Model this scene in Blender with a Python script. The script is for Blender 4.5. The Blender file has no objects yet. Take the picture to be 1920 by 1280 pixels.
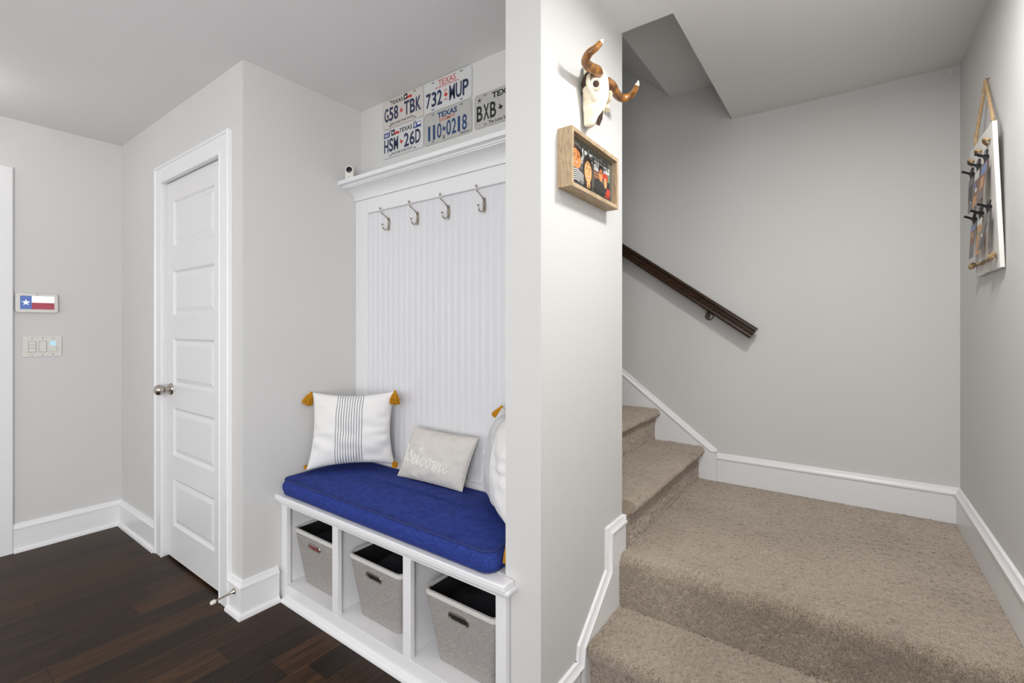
import bpy, bmesh, math, random
import numpy as np
from mathutils import Vector, Matrix

# ---------------------------------------------------------------- camera, world, light, exposure
SC = bpy.context.scene
COL = SC.collection
TH = 0.6258
cam_d = bpy.data.cameras.new('camera')
cam = bpy.data.objects.new('camera', cam_d)
COL.objects.link(cam)
cam.location = (0, 0, 1.2626)
cam.rotation_euler = (math.pi / 2, 0, TH)
cam_d.sensor_width = 36
cam_d.lens = 873.8 / 1920 * 36
cam_d.shift_y = -(640 - 615.3) / 1920
cam_d.clip_start = 0.02
SC.camera = cam

world = bpy.data.worlds.new('world')
SC.world = world
world.use_nodes = True
bgn = world.node_tree.nodes['Background']
bgn.inputs[0].default_value = (0.85, 0.92, 1.0, 1)
bgn.inputs[1].default_value = 1.0

SC.view_settings.view_transform = 'Standard'
SC.view_settings.look = 'None'
SC.view_settings.exposure = 0.28
SC.view_settings.gamma = 1.0
SC.view_settings.use_curve_mapping = False


def area_light(name, loc, rot, sx, sy, power, color=(1, 1, 1), shape='RECTANGLE', spread=math.pi):
    d = bpy.data.lights.new(name, 'AREA')
    d.shape = shape
    d.size = sx
    d.size_y = sy
    d.energy = power
    d.color = color
    d.spread = spread
    o = bpy.data.objects.new(name, d)
    COL.objects.link(o)
    o.location = loc
    o.rotation_euler = rot
    return o


# daylight coming through the two windows of the rear wall
area_light('daylight_one', (-2.75, -3.30, 1.35), (math.radians(90), 0, 0), 1.2, 1.5, 14, (0.99, 0.995, 1.0))
area_light('daylight_two', (-0.80, -3.30, 1.35), (math.radians(90), 0, 0), 1.2, 1.5, 14, (0.99, 0.995, 1.0))
# fill light added from the right, set in an invented window behind the camera
area_light('fill_light_right', (0.40, -1.50, 1.35), (math.radians(90), 0, math.radians(90)), 2.0, 1.6, 66, (0.99, 0.995, 1.0))
# ceiling lamps: one over the stair foot, one unseen and added as fill
LAMPS = [(0.03, 1.50, 13.5), (0.12, 0.70, 4.5)]

# ---------------------------------------------------------------- measures (metres)
ZC = 2.44
XL, YD, XA, YB, XP, YS, XS, YR, XR = -3.814, .965, -2.153, 1.578, -.733, 1.764, -.5325, 2.861, .4035
XQ, YP = -.862, 1.159          # alcove side and front end of the partition
YREAR = -3.3


# ---------------------------------------------------------------- materials
def s2l(c):
    return tuple(((v / 255) / 12.92 if v / 255 <= .04045 else ((v / 255 + .055) / 1.055) ** 2.4) for v in c)


def mat(name, rgb, rough=.5, metal=0, spec=.5, coat=0, sheen=0, srgb=True):
    m = bpy.data.materials.new(name)
    m.use_nodes = True
    b = m.node_tree.nodes['Principled BSDF']
    c = s2l(rgb) if srgb else rgb
    b.inputs['Base Color'].default_value = (*c, 1)
    b.inputs['Roughness'].default_value = rough
    b.inputs['Metallic'].default_value = metal
    b.inputs['Specular IOR Level'].default_value = spec
    b.inputs['Coat Weight'].default_value = coat
    if sheen:
        b.inputs['Sheen Weight'].default_value = sheen
        b.inputs['Sheen Roughness'].default_value = .4
    return m


class NT:
    def __init__(s, m):
        s.m = m; s.t = m.node_tree; s.b = s.t.nodes['Principled BSDF']

    def n(s, typ, **kw):
        x = s.t.nodes.new(typ)
        for k, v in kw.items():
            if k.startswith('i_'):
                x.inputs[k[2:].replace('_', ' ')].default_value = v
            else:
                setattr(x, k, v)
        return x

    def l(s, a, b):
        s.t.links.new(a, b)

    def coords(s, scale=(1, 1, 1), kind='Object', rot=(0, 0, 0), loc=(0, 0, 0)):
        tc = s.n('ShaderNodeTexCoord'); mp = s.n('ShaderNodeMapping')
        mp.inputs['Scale'].default_value = scale
        mp.inputs['Rotation'].default_value = rot
        mp.inputs['Location'].default_value = loc
        s.l(tc.outputs[kind], mp.inputs[0])
        return mp.outputs[0]

    def noise(s, vec, scale, detail=3, rough=.5):
        x = s.n('ShaderNodeTexNoise')
        x.inputs['Scale'].default_value = scale
        x.inputs['Detail'].default_value = detail
        x.inputs['Roughness'].default_value = rough
        s.l(vec, x.inputs['Vector'])
        return x.outputs['Fac']

    def ramp(s, fac, stops):
        r = s.n('ShaderNodeValToRGB')
        e = r.color_ramp.elements
        while len(e) > 1:
            e.remove(e[-1])
        e[0].position = stops[0][0]; e[0].color = (*stops[0][1], 1)
        for p, c in stops[1:]:
            q = e.new(p); q.color = (*c, 1)
        s.l(fac, r.inputs[0])
        return r.outputs[0]

    def mix(s, a, b, fac, mode='MIX'):
        x = s.n('ShaderNodeMix', data_type='RGBA', blend_type=mode)
        for sock, v in ((x.inputs[6], a), (x.inputs[7], b), (x.inputs[0], fac)):
            if isinstance(v, (int, float)):
                sock.default_value = v
            elif isinstance(v, tuple):
                sock.default_value = (*v, 1) if len(v) == 3 else v
            else:
                s.l(v, sock)
        return x.outputs[2]

    def math(s, op, a, b=0.0, c=0.0):
        x = s.n('ShaderNodeMath', operation=op)
        for i, v in enumerate((a, b, c)):
            if isinstance(v, (int, float)):
                x.inputs[i].default_value = v
            else:
                s.l(v, x.inputs[i])
        return x.outputs[0]

    def bump(s, h, strength=.3, dist=.002):
        x = s.n('ShaderNodeBump')
        x.inputs['Strength'].default_value = strength
        x.inputs['Distance'].default_value = dist
        s.l(h, x.inputs['Height'])
        s.l(x.outputs[0], s.b.inputs['Normal'])


def wall_paint(name, rgb, rough=.6):
    m = mat(name, rgb, rough, spec=.3)
    t = NT(m)
    v = t.coords()
    c = s2l(rgb)
    big = t.noise(v, 1.3, 3)
    scuff = t.noise(v, 9, 6, .7)
    f = t.math('MULTIPLY', t.math('GREATER_THAN', scuff, .71), .25)
    col = t.mix(c, tuple(x * .95 for x in c), big)
    col = t.mix(col, tuple(x * .82 for x in c), f)
    t.l(col, t.b.inputs['Base Color'])
    t.bump(t.noise(v, 260, 2), .06, .001)
    return m


M = {}
M['wall'] = wall_paint('wall_paint', (214, 213, 211))
M['ceiling'] = wall_paint('ceiling_paint', (234, 233, 232), .8)
M['trim'] = mat('trim_paint', (236, 235, 236), .32, spec=.5)
M['bead'] = mat('beadboard_paint', (225, 224, 226), .35, spec=.5)
M['door'] = mat('door_paint', (228, 227, 227), .35, spec=.5)
M['shell'] = mat('outside_render', (160, 155, 150), .8)
M['nickel'] = mat('satin_nickel', (186, 178, 168), .27, metal=1)
M['darknickel'] = mat('dark_nickel', (120, 112, 104), .4, metal=1)
M['rubber'] = mat('white_rubber', (225, 222, 215), .6)
M['plastic'] = mat('white_plastic', (222, 219, 213), .4)
M['greyplastic'] = mat('grey_plastic', (176, 174, 172), .4)
M['black'] = mat('black_plastic', (16, 16, 17), .35)
M['blackmatte'] = mat('black_lining', (20, 20, 21), .9)
M['glassblack'] = mat('black_lens', (10, 10, 11), .12)


def make_floor():
    m = mat('dark_walnut_planks', (52, 38, 30), .32, spec=.16)
    t = NT(m)
    tc = t.n('ShaderNodeTexCoord'); sp = t.n('ShaderNodeSeparateXYZ')
    t.l(tc.outputs['Object'], sp.inputs[0])
    PWD = .127
    xs_ = t.math('DIVIDE', t.math('ADD', sp.outputs[0], 1.648), PWD)
    row = t.math('FLOOR', xs_); fx = t.math('FRACT', xs_)
    wn = t.n('ShaderNodeTexWhiteNoise', noise_dimensions='1D'); t.l(row, wn.inputs['W'])
    ys_ = t.math('ADD', t.math('DIVIDE', sp.outputs[1], 1.05), t.math('MULTIPLY', wn.outputs['Value'], 7.0))
    colm = t.math('FLOOR', ys_); fy = t.math('FRACT', ys_)
    cx_ = t.n('ShaderNodeCombineXYZ'); t.l(row, cx_.inputs[0]); t.l(colm, cx_.inputs[1])
    w2 = t.n('ShaderNodeTexWhiteNoise', noise_dimensions='2D'); t.l(cx_.outputs[0], w2.inputs['Vector'])
    plank = t.ramp(w2.outputs['Value'], [(0, s2l((38, 28, 21))), (.5, s2l((48, 35, 26))), (1, s2l((68, 47, 31)))])
    ex = t.math('MINIMUM', fx, t.math('SUBTRACT', 1.0, fx))
    ey = t.math('MINIMUM', fy, t.math('SUBTRACT', 1.0, fy))
    gx = t.math('LESS_THAN', ex, .0085); gy = t.math('LESS_THAN', ey, .0013)
    gap = t.math('MAXIMUM', gx, gy)
    g = t.coords((14, .9, 1))
    grain = t.noise(g, 4, 8, .65)
    streak = t.noise(t.coords((60, 1.5, 1)), 3, 4, .6)
    col = t.mix(plank, t.ramp(grain, [(.32, (.45, .45, .45)), (.5, (.95, .95, .95)), (.68, (1.6, 1.5, 1.4))]), 1.0, 'MULTIPLY')
    col = t.mix(col, t.ramp(streak, [(.35, (.8, .8, .8)), (.65, (1.15, 1.15, 1.15))]), 1.0, 'MULTIPLY')
    col = t.mix(col, s2l((92, 70, 52)), t.math('MULTIPLY', gx, t.math('MULTIPLY_ADD', w2.outputs['Value'], .6, .3)))
    col = t.mix(col, s2l((18, 13, 10)), t.math('MULTIPLY', gy, .8))
    dust = t.noise(t.coords(), 70, 2, .5)
    col = t.mix(col, s2l((130, 118, 105)), t.math('MULTIPLY', t.math('GREATER_THAN', dust, .775), .5))
    t.l(col, t.b.inputs['Base Color'])
    t.l(t.math('MULTIPLY_ADD', grain, .22, .30), t.b.inputs['Roughness'])
    h = t.math('ADD', t.math('MULTIPLY', gap, -1.0), t.math('MULTIPLY', grain, .35))
    t.bump(h, .35, .0015)
    return m


def make_carpet():
    m = mat('taupe_carpet', (168, 152, 134), .95, spec=.1, sheen=1.0)
    m.node_tree.nodes['Principled BSDF'].inputs['Sheen Tint'].default_value = (1, .89, .77, 1)
    m.node_tree.nodes['Principled BSDF'].inputs['Sheen Roughness'].default_value = .5
    t = NT(m)
    v = t.coords()
    blot = t.noise(v, 3.2, 4, .6)
    mid = t.noise(v, 14, 4, .6)
    fine = t.noise(v, 240, 3, .65)
    col = t.ramp(blot, [(.3, s2l((140, 125, 110))), (.5, s2l((157, 142, 126))), (.72, s2l((172, 157, 141)))])
    col = t.mix(col, s2l((120, 102, 86)), t.ramp(mid, [(.56, (0, 0, 0)), (.8, (.5, .5, .5))]))
    col = t.mix(col, t.ramp(fine, [(.34, (.34, .33, .34)), (.5, (.95, .95, .95)), (.66, (1.42, 1.41, 1.40))]), 1.0, 'MULTIPLY')
    spot = t.noise(v, 38, 1, .3)
    col = t.mix(col, s2l((70, 52, 40)), t.math('MULTIPLY', t.math('GREATER_THAN', spot, .80), .7))
    t.l(col, t.b.inputs['Base Color'])
    t.bump(t.noise(v, 420, 3, .7), .9, .004)
    return m


M['floor'] = make_floor()
M['carpet'] = make_carpet()


def woven(name, rgb, dark, scale=900, amount=.5, bump=.25, sheen=0, slub=0):
    m = mat(name, rgb, .85, spec=.2, sheen=sheen)
    t = NT(m)
    a = t.noise(t.coords((1, 1, .12)), scale, 2)
    b = t.noise(t.coords((.12, .12, 1)), scale, 2)
    f = t.math('MULTIPLY', t.math('ADD', a, b), .5)
    col = t.mix(s2l(rgb), s2l(dark), t.math('MULTIPLY', t.ramp(f, [(.42, (0, 0, 0)), (.58, (1, 1, 1))]), amount))
    t.l(col, t.b.inputs['Base Color'])
    t.bump(f, bump, .0012)
    return m


M['bluecloth'] = woven('royal_blue_linen', (48, 66, 142), (32, 46, 110), 260, .7, .35)
M['bluepipe'] = mat('navy_piping', (34, 46, 110), .8)
M['greycanvas'] = woven('heather_grey_canvas', (170, 165, 161), (130, 125, 121), 520, .6, .3)
M['whitebind'] = mat('white_binding', (216, 213, 210), .7)
M['linen'] = woven('oatmeal_linen', (218, 213, 206), (198, 192, 184), 420, .5, .2)
M['embroid'] = mat('ivory_thread', (240, 237, 230), .7)
M['mustard'] = woven('mustard_yarn', (206, 148, 36), (160, 104, 16), 300, .6, .4)
M['darkcloth'] = mat('dark_clothes', (18, 20, 26), .95)


def striped():
    m = mat('white_cotton_with_grey_stripes', (232, 230, 228), .85, spec=.15, sheen=.1)
    t = NT(m)
    tc = t.n('ShaderNodeTexCoord'); sp = t.n('ShaderNodeSeparateXYZ')
    t.l(tc.outputs['UV'], sp.inputs[0])
    u = sp.outputs[0]
    N = 11
    a = t.math('MULTIPLY', t.math('SUBTRACT', u, .335), N / .33 * 1.0)
    fr = t.math('FRACT', a)
    line = t.math('LESS_THAN', fr, .26)
    ins = t.math('MULTIPLY', t.math('GREATER_THAN', u, .335), t.math('LESS_THAN', u, .335 + .33 * 10.3 / 11))
    f = t.math('MULTIPLY', line, ins)
    col = t.mix(s2l((234, 232, 230)), s2l((108, 112, 124)), f)
    t.l(col, t.b.inputs['Base Color'])
    t.bump(t.noise(t.coords(), 500, 2), .15, .001)
    return m


M['striped'] = striped()


def wood(name, c1, c2, scale=(3, 40, 40), rough=.6):
    m = mat(name, c1, rough)
    t = NT(m)
    g = t.noise(t.coords(scale), 2.5, 6, .65)
    t.l(t.ramp(g, [(.3, s2l(c2)), (.7, s2l(c1))]), t.b.inputs['Base Color'])
    t.bump(g, .15, .001)
    return m


M['oak'] = wood('weathered_oak', (200, 178, 146), (150, 124, 94), (70, 7, 10))
M['railwood'] = wood('dark_stained_rail', (66, 47, 34), (34, 23, 16), (3, 40, 40), .25)
M['whiteboard'] = mat('whitewashed_board', (226, 223, 218), .7)
M['rope'] = woven('jute_rope', (178, 152, 118), (130, 104, 74), 500, .7, .5)


def hornmat():
    m = mat('brown_horn', (140, 92, 44), .3, coat=.3)
    t = NT(m)
    g = t.noise(t.coords((20, 20, 20)), 1.6, 5, .6)
    t.l(t.ramp(g, [(.3, s2l((78, 54, 36))), (.5, s2l((138, 92, 48))), (.66, s2l((186, 124, 40)))]), t.b.inputs['Base Color'])
    return m


def bonemat():
    m = mat('ivory_bone', (238, 228, 204), .45)
    t = NT(m)
    g = t.noise(t.coords(), 22, 4, .6)
    t.l(t.ramp(g, [(.35, s2l((240, 232, 212))), (.6, s2l((232, 220, 192))), (.75, s2l((196, 164, 112)))]), t.b.inputs['Base Color'])
    t.bump(g, .2, .004)
    return m


M['horn'] = hornmat()
M['bone'] = bonemat()
M['horntip'] = mat('ivory_horn_tip', (246, 238, 222), .3)
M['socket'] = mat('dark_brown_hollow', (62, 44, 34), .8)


def plate_mat(name, rgb, grime=.35):
    m = mat(name, rgb, .4, spec=.4)
    t = NT(m)
    g = t.noise(t.coords(), 26, 5, .65)
    c = s2l(rgb)
    t.l(t.mix(c, tuple(x * .72 for x in c), t.math('MULTIPLY', t.ramp(g, [(.5, (0, 0, 0)), (.75, (1, 1, 1))]), grime)), t.b.inputs['Base Color'])
    return m


M['plate_cream'] = plate_mat('cream_plate', (206, 199, 193))
M['plate_white'] = plate_mat('white_plate', (208, 208, 207), .2)
M['plate_grey'] = plate_mat('grey_plate', (184, 182, 177), .5)
for k, c in dict(navy=(36, 44, 78), ink=(28, 30, 34), red=(196, 44, 36), orange=(196, 92, 56), blue=(28, 62, 110), sticker=(36, 62, 128),
                 white=(236, 236, 232), grey=(120, 120, 118), stencil=(26, 26, 26), matboard=(96, 96, 86), skin=(232, 150, 84), skin2=(238, 178, 116),
                 hair=(58, 34, 24), photoblack=(44, 44, 42), photosky=(206, 210, 206), cloth=(30, 34, 50), photored=(208, 56, 34),
                 photobrown=(120, 78, 58), photogreen=(110, 140, 110), photogrey=(104, 100, 98), photoblue=(110, 126, 168), phototan=(190, 140, 90), lip=(200, 96, 70), redbrown=(110, 34, 30)).items():
    M[k] = mat(k + '_ink', c, .45)


def emis(name, rgb, s=1.0, mottle=0):
    m = mat(name, rgb, .3)
    b = m.node_tree.nodes['Principled BSDF']
    b.inputs['Emission Color'].default_value = (*s2l(rgb), 1)
    b.inputs['Emission Strength'].default_value = s
    if mottle:
        t = NT(m)
        g = t.noise(t.coords(), 60, 4, .7)
        c = s2l(rgb)
        col = t.mix(c, tuple(x * (1 - mottle) for x in c), g)
        t.l(col, t.b.inputs['Emission Color'])
        t.b.inputs['Base Color'].default_value = (.02, .02, .02, 1)
    return m


M['scr_blue'] = emis('screen_blue', (98, 130, 205), .8, .5)
M['scr_white'] = emis('screen_white', (244, 248, 252), 1.0, .1)
M['scr_red'] = emis('screen_red', (186, 74, 92), .8, .5)
M['lampglass'] = emis('lamp_glass', (255, 250, 240), 3)
M['glow'] = emis('switch_glow', (176, 214, 232), .3)

_g = bpy.data.materials.new('clear_glass')
_g.use_nodes = True
_t = _g.node_tree
_t.nodes.clear()
_o = _t.nodes.new('ShaderNodeOutputMaterial'); _m = _t.nodes.new('ShaderNodeMixShader'); _m.inputs[0].default_value = .05
_a = _t.nodes.new('ShaderNodeBsdfTransparent'); _c = _t.nodes.new('ShaderNodeBsdfGlossy')
_c.inputs['Roughness'].default_value = .02
_t.links.new(_a.outputs[0], _m.inputs[1]); _t.links.new(_c.outputs[0], _m.inputs[2])
_t.links.new(_m.outputs[0], _o.inputs[0])
M['glass'] = _g


# ---------------------------------------------------------------- mesh helpers
class MB:
    """collects shapes, then links them as one mesh object"""
    def __init__(s):
        s.v = []; s.f = []; s.mi = []; s.cur = 0

    def add(s, vs, fs):
        o = len(s.v)
        s.v += [tuple(p) for p in vs]
        s.f += [tuple(i + o for i in f) for f in fs]
        s.mi += [s.cur] * len(fs)
        return s

    def box(s, x0, x1, y0, y1, z0, z1):
        vs = [(x, y, z) for x in (x0, x1) for y in (y0, y1) for z in (z0, z1)]
        return s.add(vs, [(0, 1, 3, 2), (4, 6, 7, 5), (0, 4, 5, 1), (2, 3, 7, 6), (0, 2, 6, 4), (1, 5, 7, 3)])

    def quad(s, a, b, c, d):
        return s.add([a, b, c, d], [(0, 1, 2, 3)])

    def prism(s, poly, h, O, U, V, N):
        """polygon (u,v) in plane O,U,V, thickness h along N"""
        O, U, V, N = map(Vector, (O, U, V, N))
        n = len(poly)
        vs = [O + U * u + V * v for u, v in poly] + [O + U * u + V * v + N * h for u, v in poly]
        fs = [tuple(range(n))[::-1], tuple(range(n, 2 * n))]
        fs += [(i, (i + 1) % n, n + (i + 1) % n, n + i) for i in range(n)]
        return s.add(vs, fs)

    def lathe(s, prof, O, axis, seg=24, cap=True):
        """profile (r, h) along axis"""
        O = Vector(O); A = Vector(axis).normalized()
        t = Vector((0, 0, 1)) if abs(A.z) < .9 else Vector((1, 0, 0))
        U = A.cross(t).normalized(); V = A.cross(U)
        vs = []
        for r, h in prof:
            for k in range(seg):
                a = 2 * math.pi * k / seg
                vs.append(O + A * h + (U * math.cos(a) + V * math.sin(a)) * r)
        fs = []
        for i in range(len(prof) - 1):
            for k in range(seg):
                fs.append((i * seg + k, i * seg + (k + 1) % seg, (i + 1) * seg + (k + 1) % seg, (i + 1) * seg + k))
        if cap:
            fs.append(tuple(range(seg))[::-1])
            fs.append(tuple(range((len(prof) - 1) * seg, len(prof) * seg)))
        return s.add(vs, fs)

    def tube(s, pts, rad, seg=10, ell=1.0, up=(0, 0, 1)):
        pts = [Vector(p) for p in pts]
        if not hasattr(rad, '__len__'):
            rad = [rad] * len(pts)
        vs = []
        prevU = None
        for i, p in enumerate(pts):
            d = (pts[min(i + 1, len(pts) - 1)] - pts[max(i - 1, 0)]).normalized()
            if prevU is None:
                t = Vector(up)
                if abs(d.dot(t)) > .95:
                    t = Vector((1, 0, 0))
                U = d.cross(t).normalized()
            else:
                U = (prevU - d * prevU.dot(d)).normalized()
            prevU = U
            V = d.cross(U)
            for k in range(seg):
                a = 2 * math.pi * k / seg
                vs.append(p + U * math.cos(a) * rad[i] + V * math.sin(a) * rad[i] * ell)
        fs = []
        for i in range(len(pts) - 1):
            for k in range(seg):
                fs.append((i * seg + k, i * seg + (k + 1) % seg, (i + 1) * seg + (k + 1) % seg, (i + 1) * seg + k))
        fs.append(tuple(range(seg))[::-1])
        fs.append(tuple(range((len(pts) - 1) * seg, len(pts) * seg)))
        return s.add(vs, fs)

    def sweep(s, path, prof, N, closed=False):
        """path: 3D points in a plane with normal N; prof: list of (a along N, b to the left of travel within plane)"""
        path = [Vector(p) for p in path]; N = Vector(N).normalized()
        n = len(path); vs = []
        for i, p in enumerate(path):
            if closed:
                d0 = (p - path[i - 1]).normalized(); d1 = (path[(i + 1) % n] - p).normalized()
            else:
                d0 = (p - path[i - 1]).normalized() if i > 0 else None
                d1 = (path[i + 1] - p).normalized() if i < n - 1 else None
                d0 = d0 or d1; d1 = d1 or d0
            b0 = N.cross(d0); b1 = N.cross(d1)
            m = (b0 + b1)
            m = m / max(m.dot(b0), 1e-6)
            for a, b in prof:
                vs.append(p + N * a + m * b)
        k = len(prof); fs = []
        for i in range(n if closed else n - 1):
            j = (i + 1) % n
            for q in range(k):
                r = (q + 1) % k
                fs.append((i * k + q, i * k + r, j * k + r, j * k + q))
        if not closed:
            fs.append(tuple(range(k))[::-1]); fs.append(tuple(range((n - 1) * k, n * k)))
        return s.add(vs, fs)

    def grid(s, P):
        """P: 2D list of points"""
        h, w = len(P), len(P[0])
        vs = [p for row in P for p in row]
        fs = [(i * w + j, i * w + j + 1, (i + 1) * w + j + 1, (i + 1) * w + j) for i in range(h - 1) for j in range(w - 1)]
        return s.add(vs, fs)

    def build(s, name, m, parent=None, smooth=False, bevel=0, angle=40, fix=True, seg=2):
        me = bpy.data.meshes.new(name)
        me.from_pydata(s.v, [], s.f)
        ms = m if isinstance(m, (list, tuple)) else [m]
        for x in ms:
            me.materials.append(M[x] if isinstance(x, str) else x)
        me.polygons.foreach_set('material_index', s.mi)
        if fix:
            bm = bmesh.new(); bm.from_mesh(me)
            bmesh.ops.recalc_face_normals(bm, faces=bm.faces)
            bm.to_mesh(me); bm.free()
        if smooth:
            me.polygons.foreach_set('use_smooth', [True] * len(me.polygons))
            if angle:
                me.set_sharp_from_angle(angle=math.radians(angle))
        o = bpy.data.objects.new(name, me)
        COL.objects.link(o)
        if bevel:
            b = o.modifiers.new('bevel', 'BEVEL'); b.width = bevel; b.segments = seg; b.limit_method = 'ANGLE'
            b.angle_limit = math.radians(35)
            o.modifiers.new('wn', 'WEIGHTED_NORMAL').keep_sharp = True
            me.polygons.foreach_set('use_smooth', [True] * len(me.polygons))
        if parent:
            attach(o, parent)
        return o


def attach(o, parent):
    o.parent = parent
    o.matrix_parent_inverse = parent_world(parent).inverted()


def parent_world(p):
    w = Matrix.Translation(p.location) @ p.rotation_euler.to_matrix().to_4x4()
    return (parent_world(p.parent) @ p.matrix_parent_inverse @ w) if p.parent else w


def tag(o, label=None, cat=None, group=None, kind=None):
    if label: o['label'] = label
    if cat: o['category'] = cat
    if group: o['group'] = group
    if kind: o['kind'] = kind
    return o


def thing(name, label, cat, loc=(0, 0, 0), group=None):
    o = bpy.data.objects.new(name, None); COL.objects.link(o)
    o.empty_display_size = .05
    o.location = loc
    return tag(o, label, cat, group)


def struct(o):
    o['kind'] = 'structure'
    return o


def text(s, box, O, U, V, N, m, name, parent, depth=.0012, bold=0.0, shear=0.0, lift=0.0):
    """flat raised lettering fitted into box=(u0,v0,u1,v1) of the plane O,U,V"""
    cu = bpy.data.curves.new(name, 'FONT')
    cu.body = s; cu.size = 1; cu.extrude = .02; cu.offset = bold; cu.shear = shear; cu.resolution_u = 4
    tmp = bpy.data.objects.new('tmp', cu); COL.objects.link(tmp)
    dg = bpy.context.evaluated_depsgraph_get()
    me = bpy.data.meshes.new_from_object(tmp.evaluated_get(dg))
    bpy.data.objects.remove(tmp); bpy.data.curves.remove(cu)
    n = len(me.vertices)
    co = np.empty(n * 3); me.vertices.foreach_get('co', co); co = co.reshape(-1, 3)
    lo, hi = co.min(0), co.max(0)
    q = (co - lo) / np.maximum(hi - lo, 1e-9)
    u0, v0, u1, v1 = box
    O, U, V, N = (np.array(x, float) for x in (O, U, V, N))
    w = O + np.outer(u0 + q[:, 0] * (u1 - u0), U) + np.outer(v0 + q[:, 1] * (v1 - v0), V) + np.outer(lift + q[:, 2] * depth, N)
    me.vertices.foreach_set('co', w.ravel()); me.update()
    me.materials.clear(); me.materials.append(M[m])
    me.name = name
    o = bpy.data.objects.new(name, me); COL.objects.link(o)
    if parent: attach(o, parent)
    return o


def smoothpts(pts, sub=6):
    """Catmull-Rom"""
    P = [Vector(p) for p in pts]
    P = [P[0] * 2 - P[1]] + P + [P[-1] * 2 - P[-2]]
    out = []
    for i in range(1, len(P) - 2):
        a, b, c, d = P[i - 1:i + 3]
        for k in range(sub):
            t = k / sub
            out.append(.5 * ((2 * b) + (c - a) * t + (2 * a - 5 * b + 4 * c - d) * t * t + (3 * b - a - 3 * c + d) * t ** 3))
    out.append(P[-2])
    return out


rnd = random.Random(7)
nprng = np.random.default_rng(11)

# ================================================================ THE ROOM
W = .12


def wallbox(name, *b, m='wall'):
    return struct(MB().box(*b).build(name, m))


fl = struct(MB().box(XL - .1, XR + .1, YREAR - .1, 1.75, -.1, 0).build('floor', 'floor'))
# ceiling with the opening over the stairs
cb = MB()
cb.box(XL - .1, XR + W, YREAR - .1, YS, ZC, ZC + .1)
cb.box(XS, XR + W, YS, YR + W, ZC, ZC + .1)
struct(cb.build('ceiling', 'ceiling'))
# sloped ceiling rising over the upper flight
prof = [(-.5325, ZC + .1), (-.5325, 2.665), (-.879, 2.665), (-3.0, 4.70), (-3.0, 4.82), (-.40, 4.82), (-.40, ZC + .1)]
cs = MB().prism([(x, z) for x, z in prof], YR + W - YS + .1, (0, YS - .1, 0), (1, 0, 0), (0, 0, 1), (0, 1, 0))
struct(cs.build('ceiling_stairwell', 'ceiling'))

# left wall with doorway cut
wallbox('wall_left', XL - W, XL, .37, YD + .7, 0, ZC)
wallbox('wall_left_over_doorway', XL - W, XL, -.55, .37, 2.06, ZC)
wallbox('wall_left_near', XL - W, XL, YREAR, -.55, 0, ZC)
# closet wall (with the narrow door)
DX0, DX1, DZ = -3.125, -2.352, 2.078
wb = MB()
wb.box(XL, DX0 - .015, YD, YD + W, 0, ZC)
wb.box(DX1 + .015, XA, YD, YD + W, 0, ZC)
wb.box(DX0 - .015, DX1 + .015, YD, YD + W, DZ + .015, ZC)
struct(wb.build('wall_closet_front', 'wall'))
wallbox('wall_alcove_left', XA - W, XA, YD + W, YB, 0, ZC)
wallbox('wall_alcove_back', XA - 1.6, XQ, YB, YS, 0, 4.7)
wallbox('wall_partition', XQ, XP, YP, YS, 0, ZC)
wallbox('wall_partition_upper', XQ, XP + .2, YS - .1, YS, ZC + .1, 4.7)
wallbox('wall_stair_back', XL - .2, XR + W, YR, YR + W, 0, 4.7)
wb = MB()
wb.box(XR, XR + W, YREAR, -2.5, 0, ZC); wb.box(XR, XR + W, -.5, YR, 0, ZC)
wb.box(XR, XR + W, -2.5, -.5, 0, .55); wb.box(XR, XR + W, -2.5, -.5, 2.15, ZC)
struct(wb.build('wall_right', 'wall'))
f = MB()
f.sweep([(XR, -2.5, .55), (XR, -.5, .55), (XR, -.5, 2.15), (XR, -2.5, 2.15)],
        [(-.10, 0), (.02, 0), (.02, .08), (0, .08), (0, -.03), (-.10, -.03)], (-1, 0, 0), closed=True)
f.box(XR + .04, XR + .07, -2.5, -.5, 1.335, 1.365)
struct(f.build('window_3', 'trim'))  # unseen window, invented as an opening for the added right-hand fill
wallbox('wall_stair_left', XL - .2, XL - .1, YS, YR, 0, 4.8)
# rear wall behind the camera, with two windows
wb = MB()
for a, b in ((XL, -3.35), (-2.15, -1.40), (-.20, XR)):
    wb.box(a, b, YREAR - .12, YREAR, 0, ZC)
for a, b in ((-3.35, -2.15), (-1.40, -.20)):
    wb.box(a, b, YREAR - .12, YREAR, 0, .60)
    wb.box(a, b, YREAR - .12, YREAR, 2.10, ZC)
struct(wb.build('wall_rear', 'wall'))
for n, (a, b) in enumerate(((-3.35, -2.15), (-1.40, -.20))):
    f = MB()
    f.sweep([(a, YREAR, .60), (b, YREAR, .60), (b, YREAR, 2.10), (a, YREAR, 2.10)],
            [(-.10, 0), (.02, 0), (.02, -.08), (0, -.08), (0, .03), (-.10, .03)], (0, 1, 0), closed=True)
    f.box(a, b, YREAR - .07, YREAR - .04, 1.335, 1.365)
    struct(f.build('window_%d' % (n + 1), 'trim'))

# baseboards ------------------------------------------------------
BH = .160
BPROF = [(0, 0), (.030, 0), (.030, .008), (.026, .017), (.017, .023), (.016, .024), (.016, .126), (.021, .129), (.021, .136),
         (.015, .142), (.011, .150), (.009, .157), (.004, BH), (0, BH)]


def baseboard(name, path, z0=0.0, prof=BPROF, m='trim'):
    """path of (x,y), profile leans to the left of travel"""
    b = MB()
    # sweep with N = up: a runs along N, b to the left
    b.sweep([(x, y, z0) for x, y in path], [(z, o) for o, z in prof], (0, 0, 1))
    return struct(b.build(name, m, smooth=True, angle=30))


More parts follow.
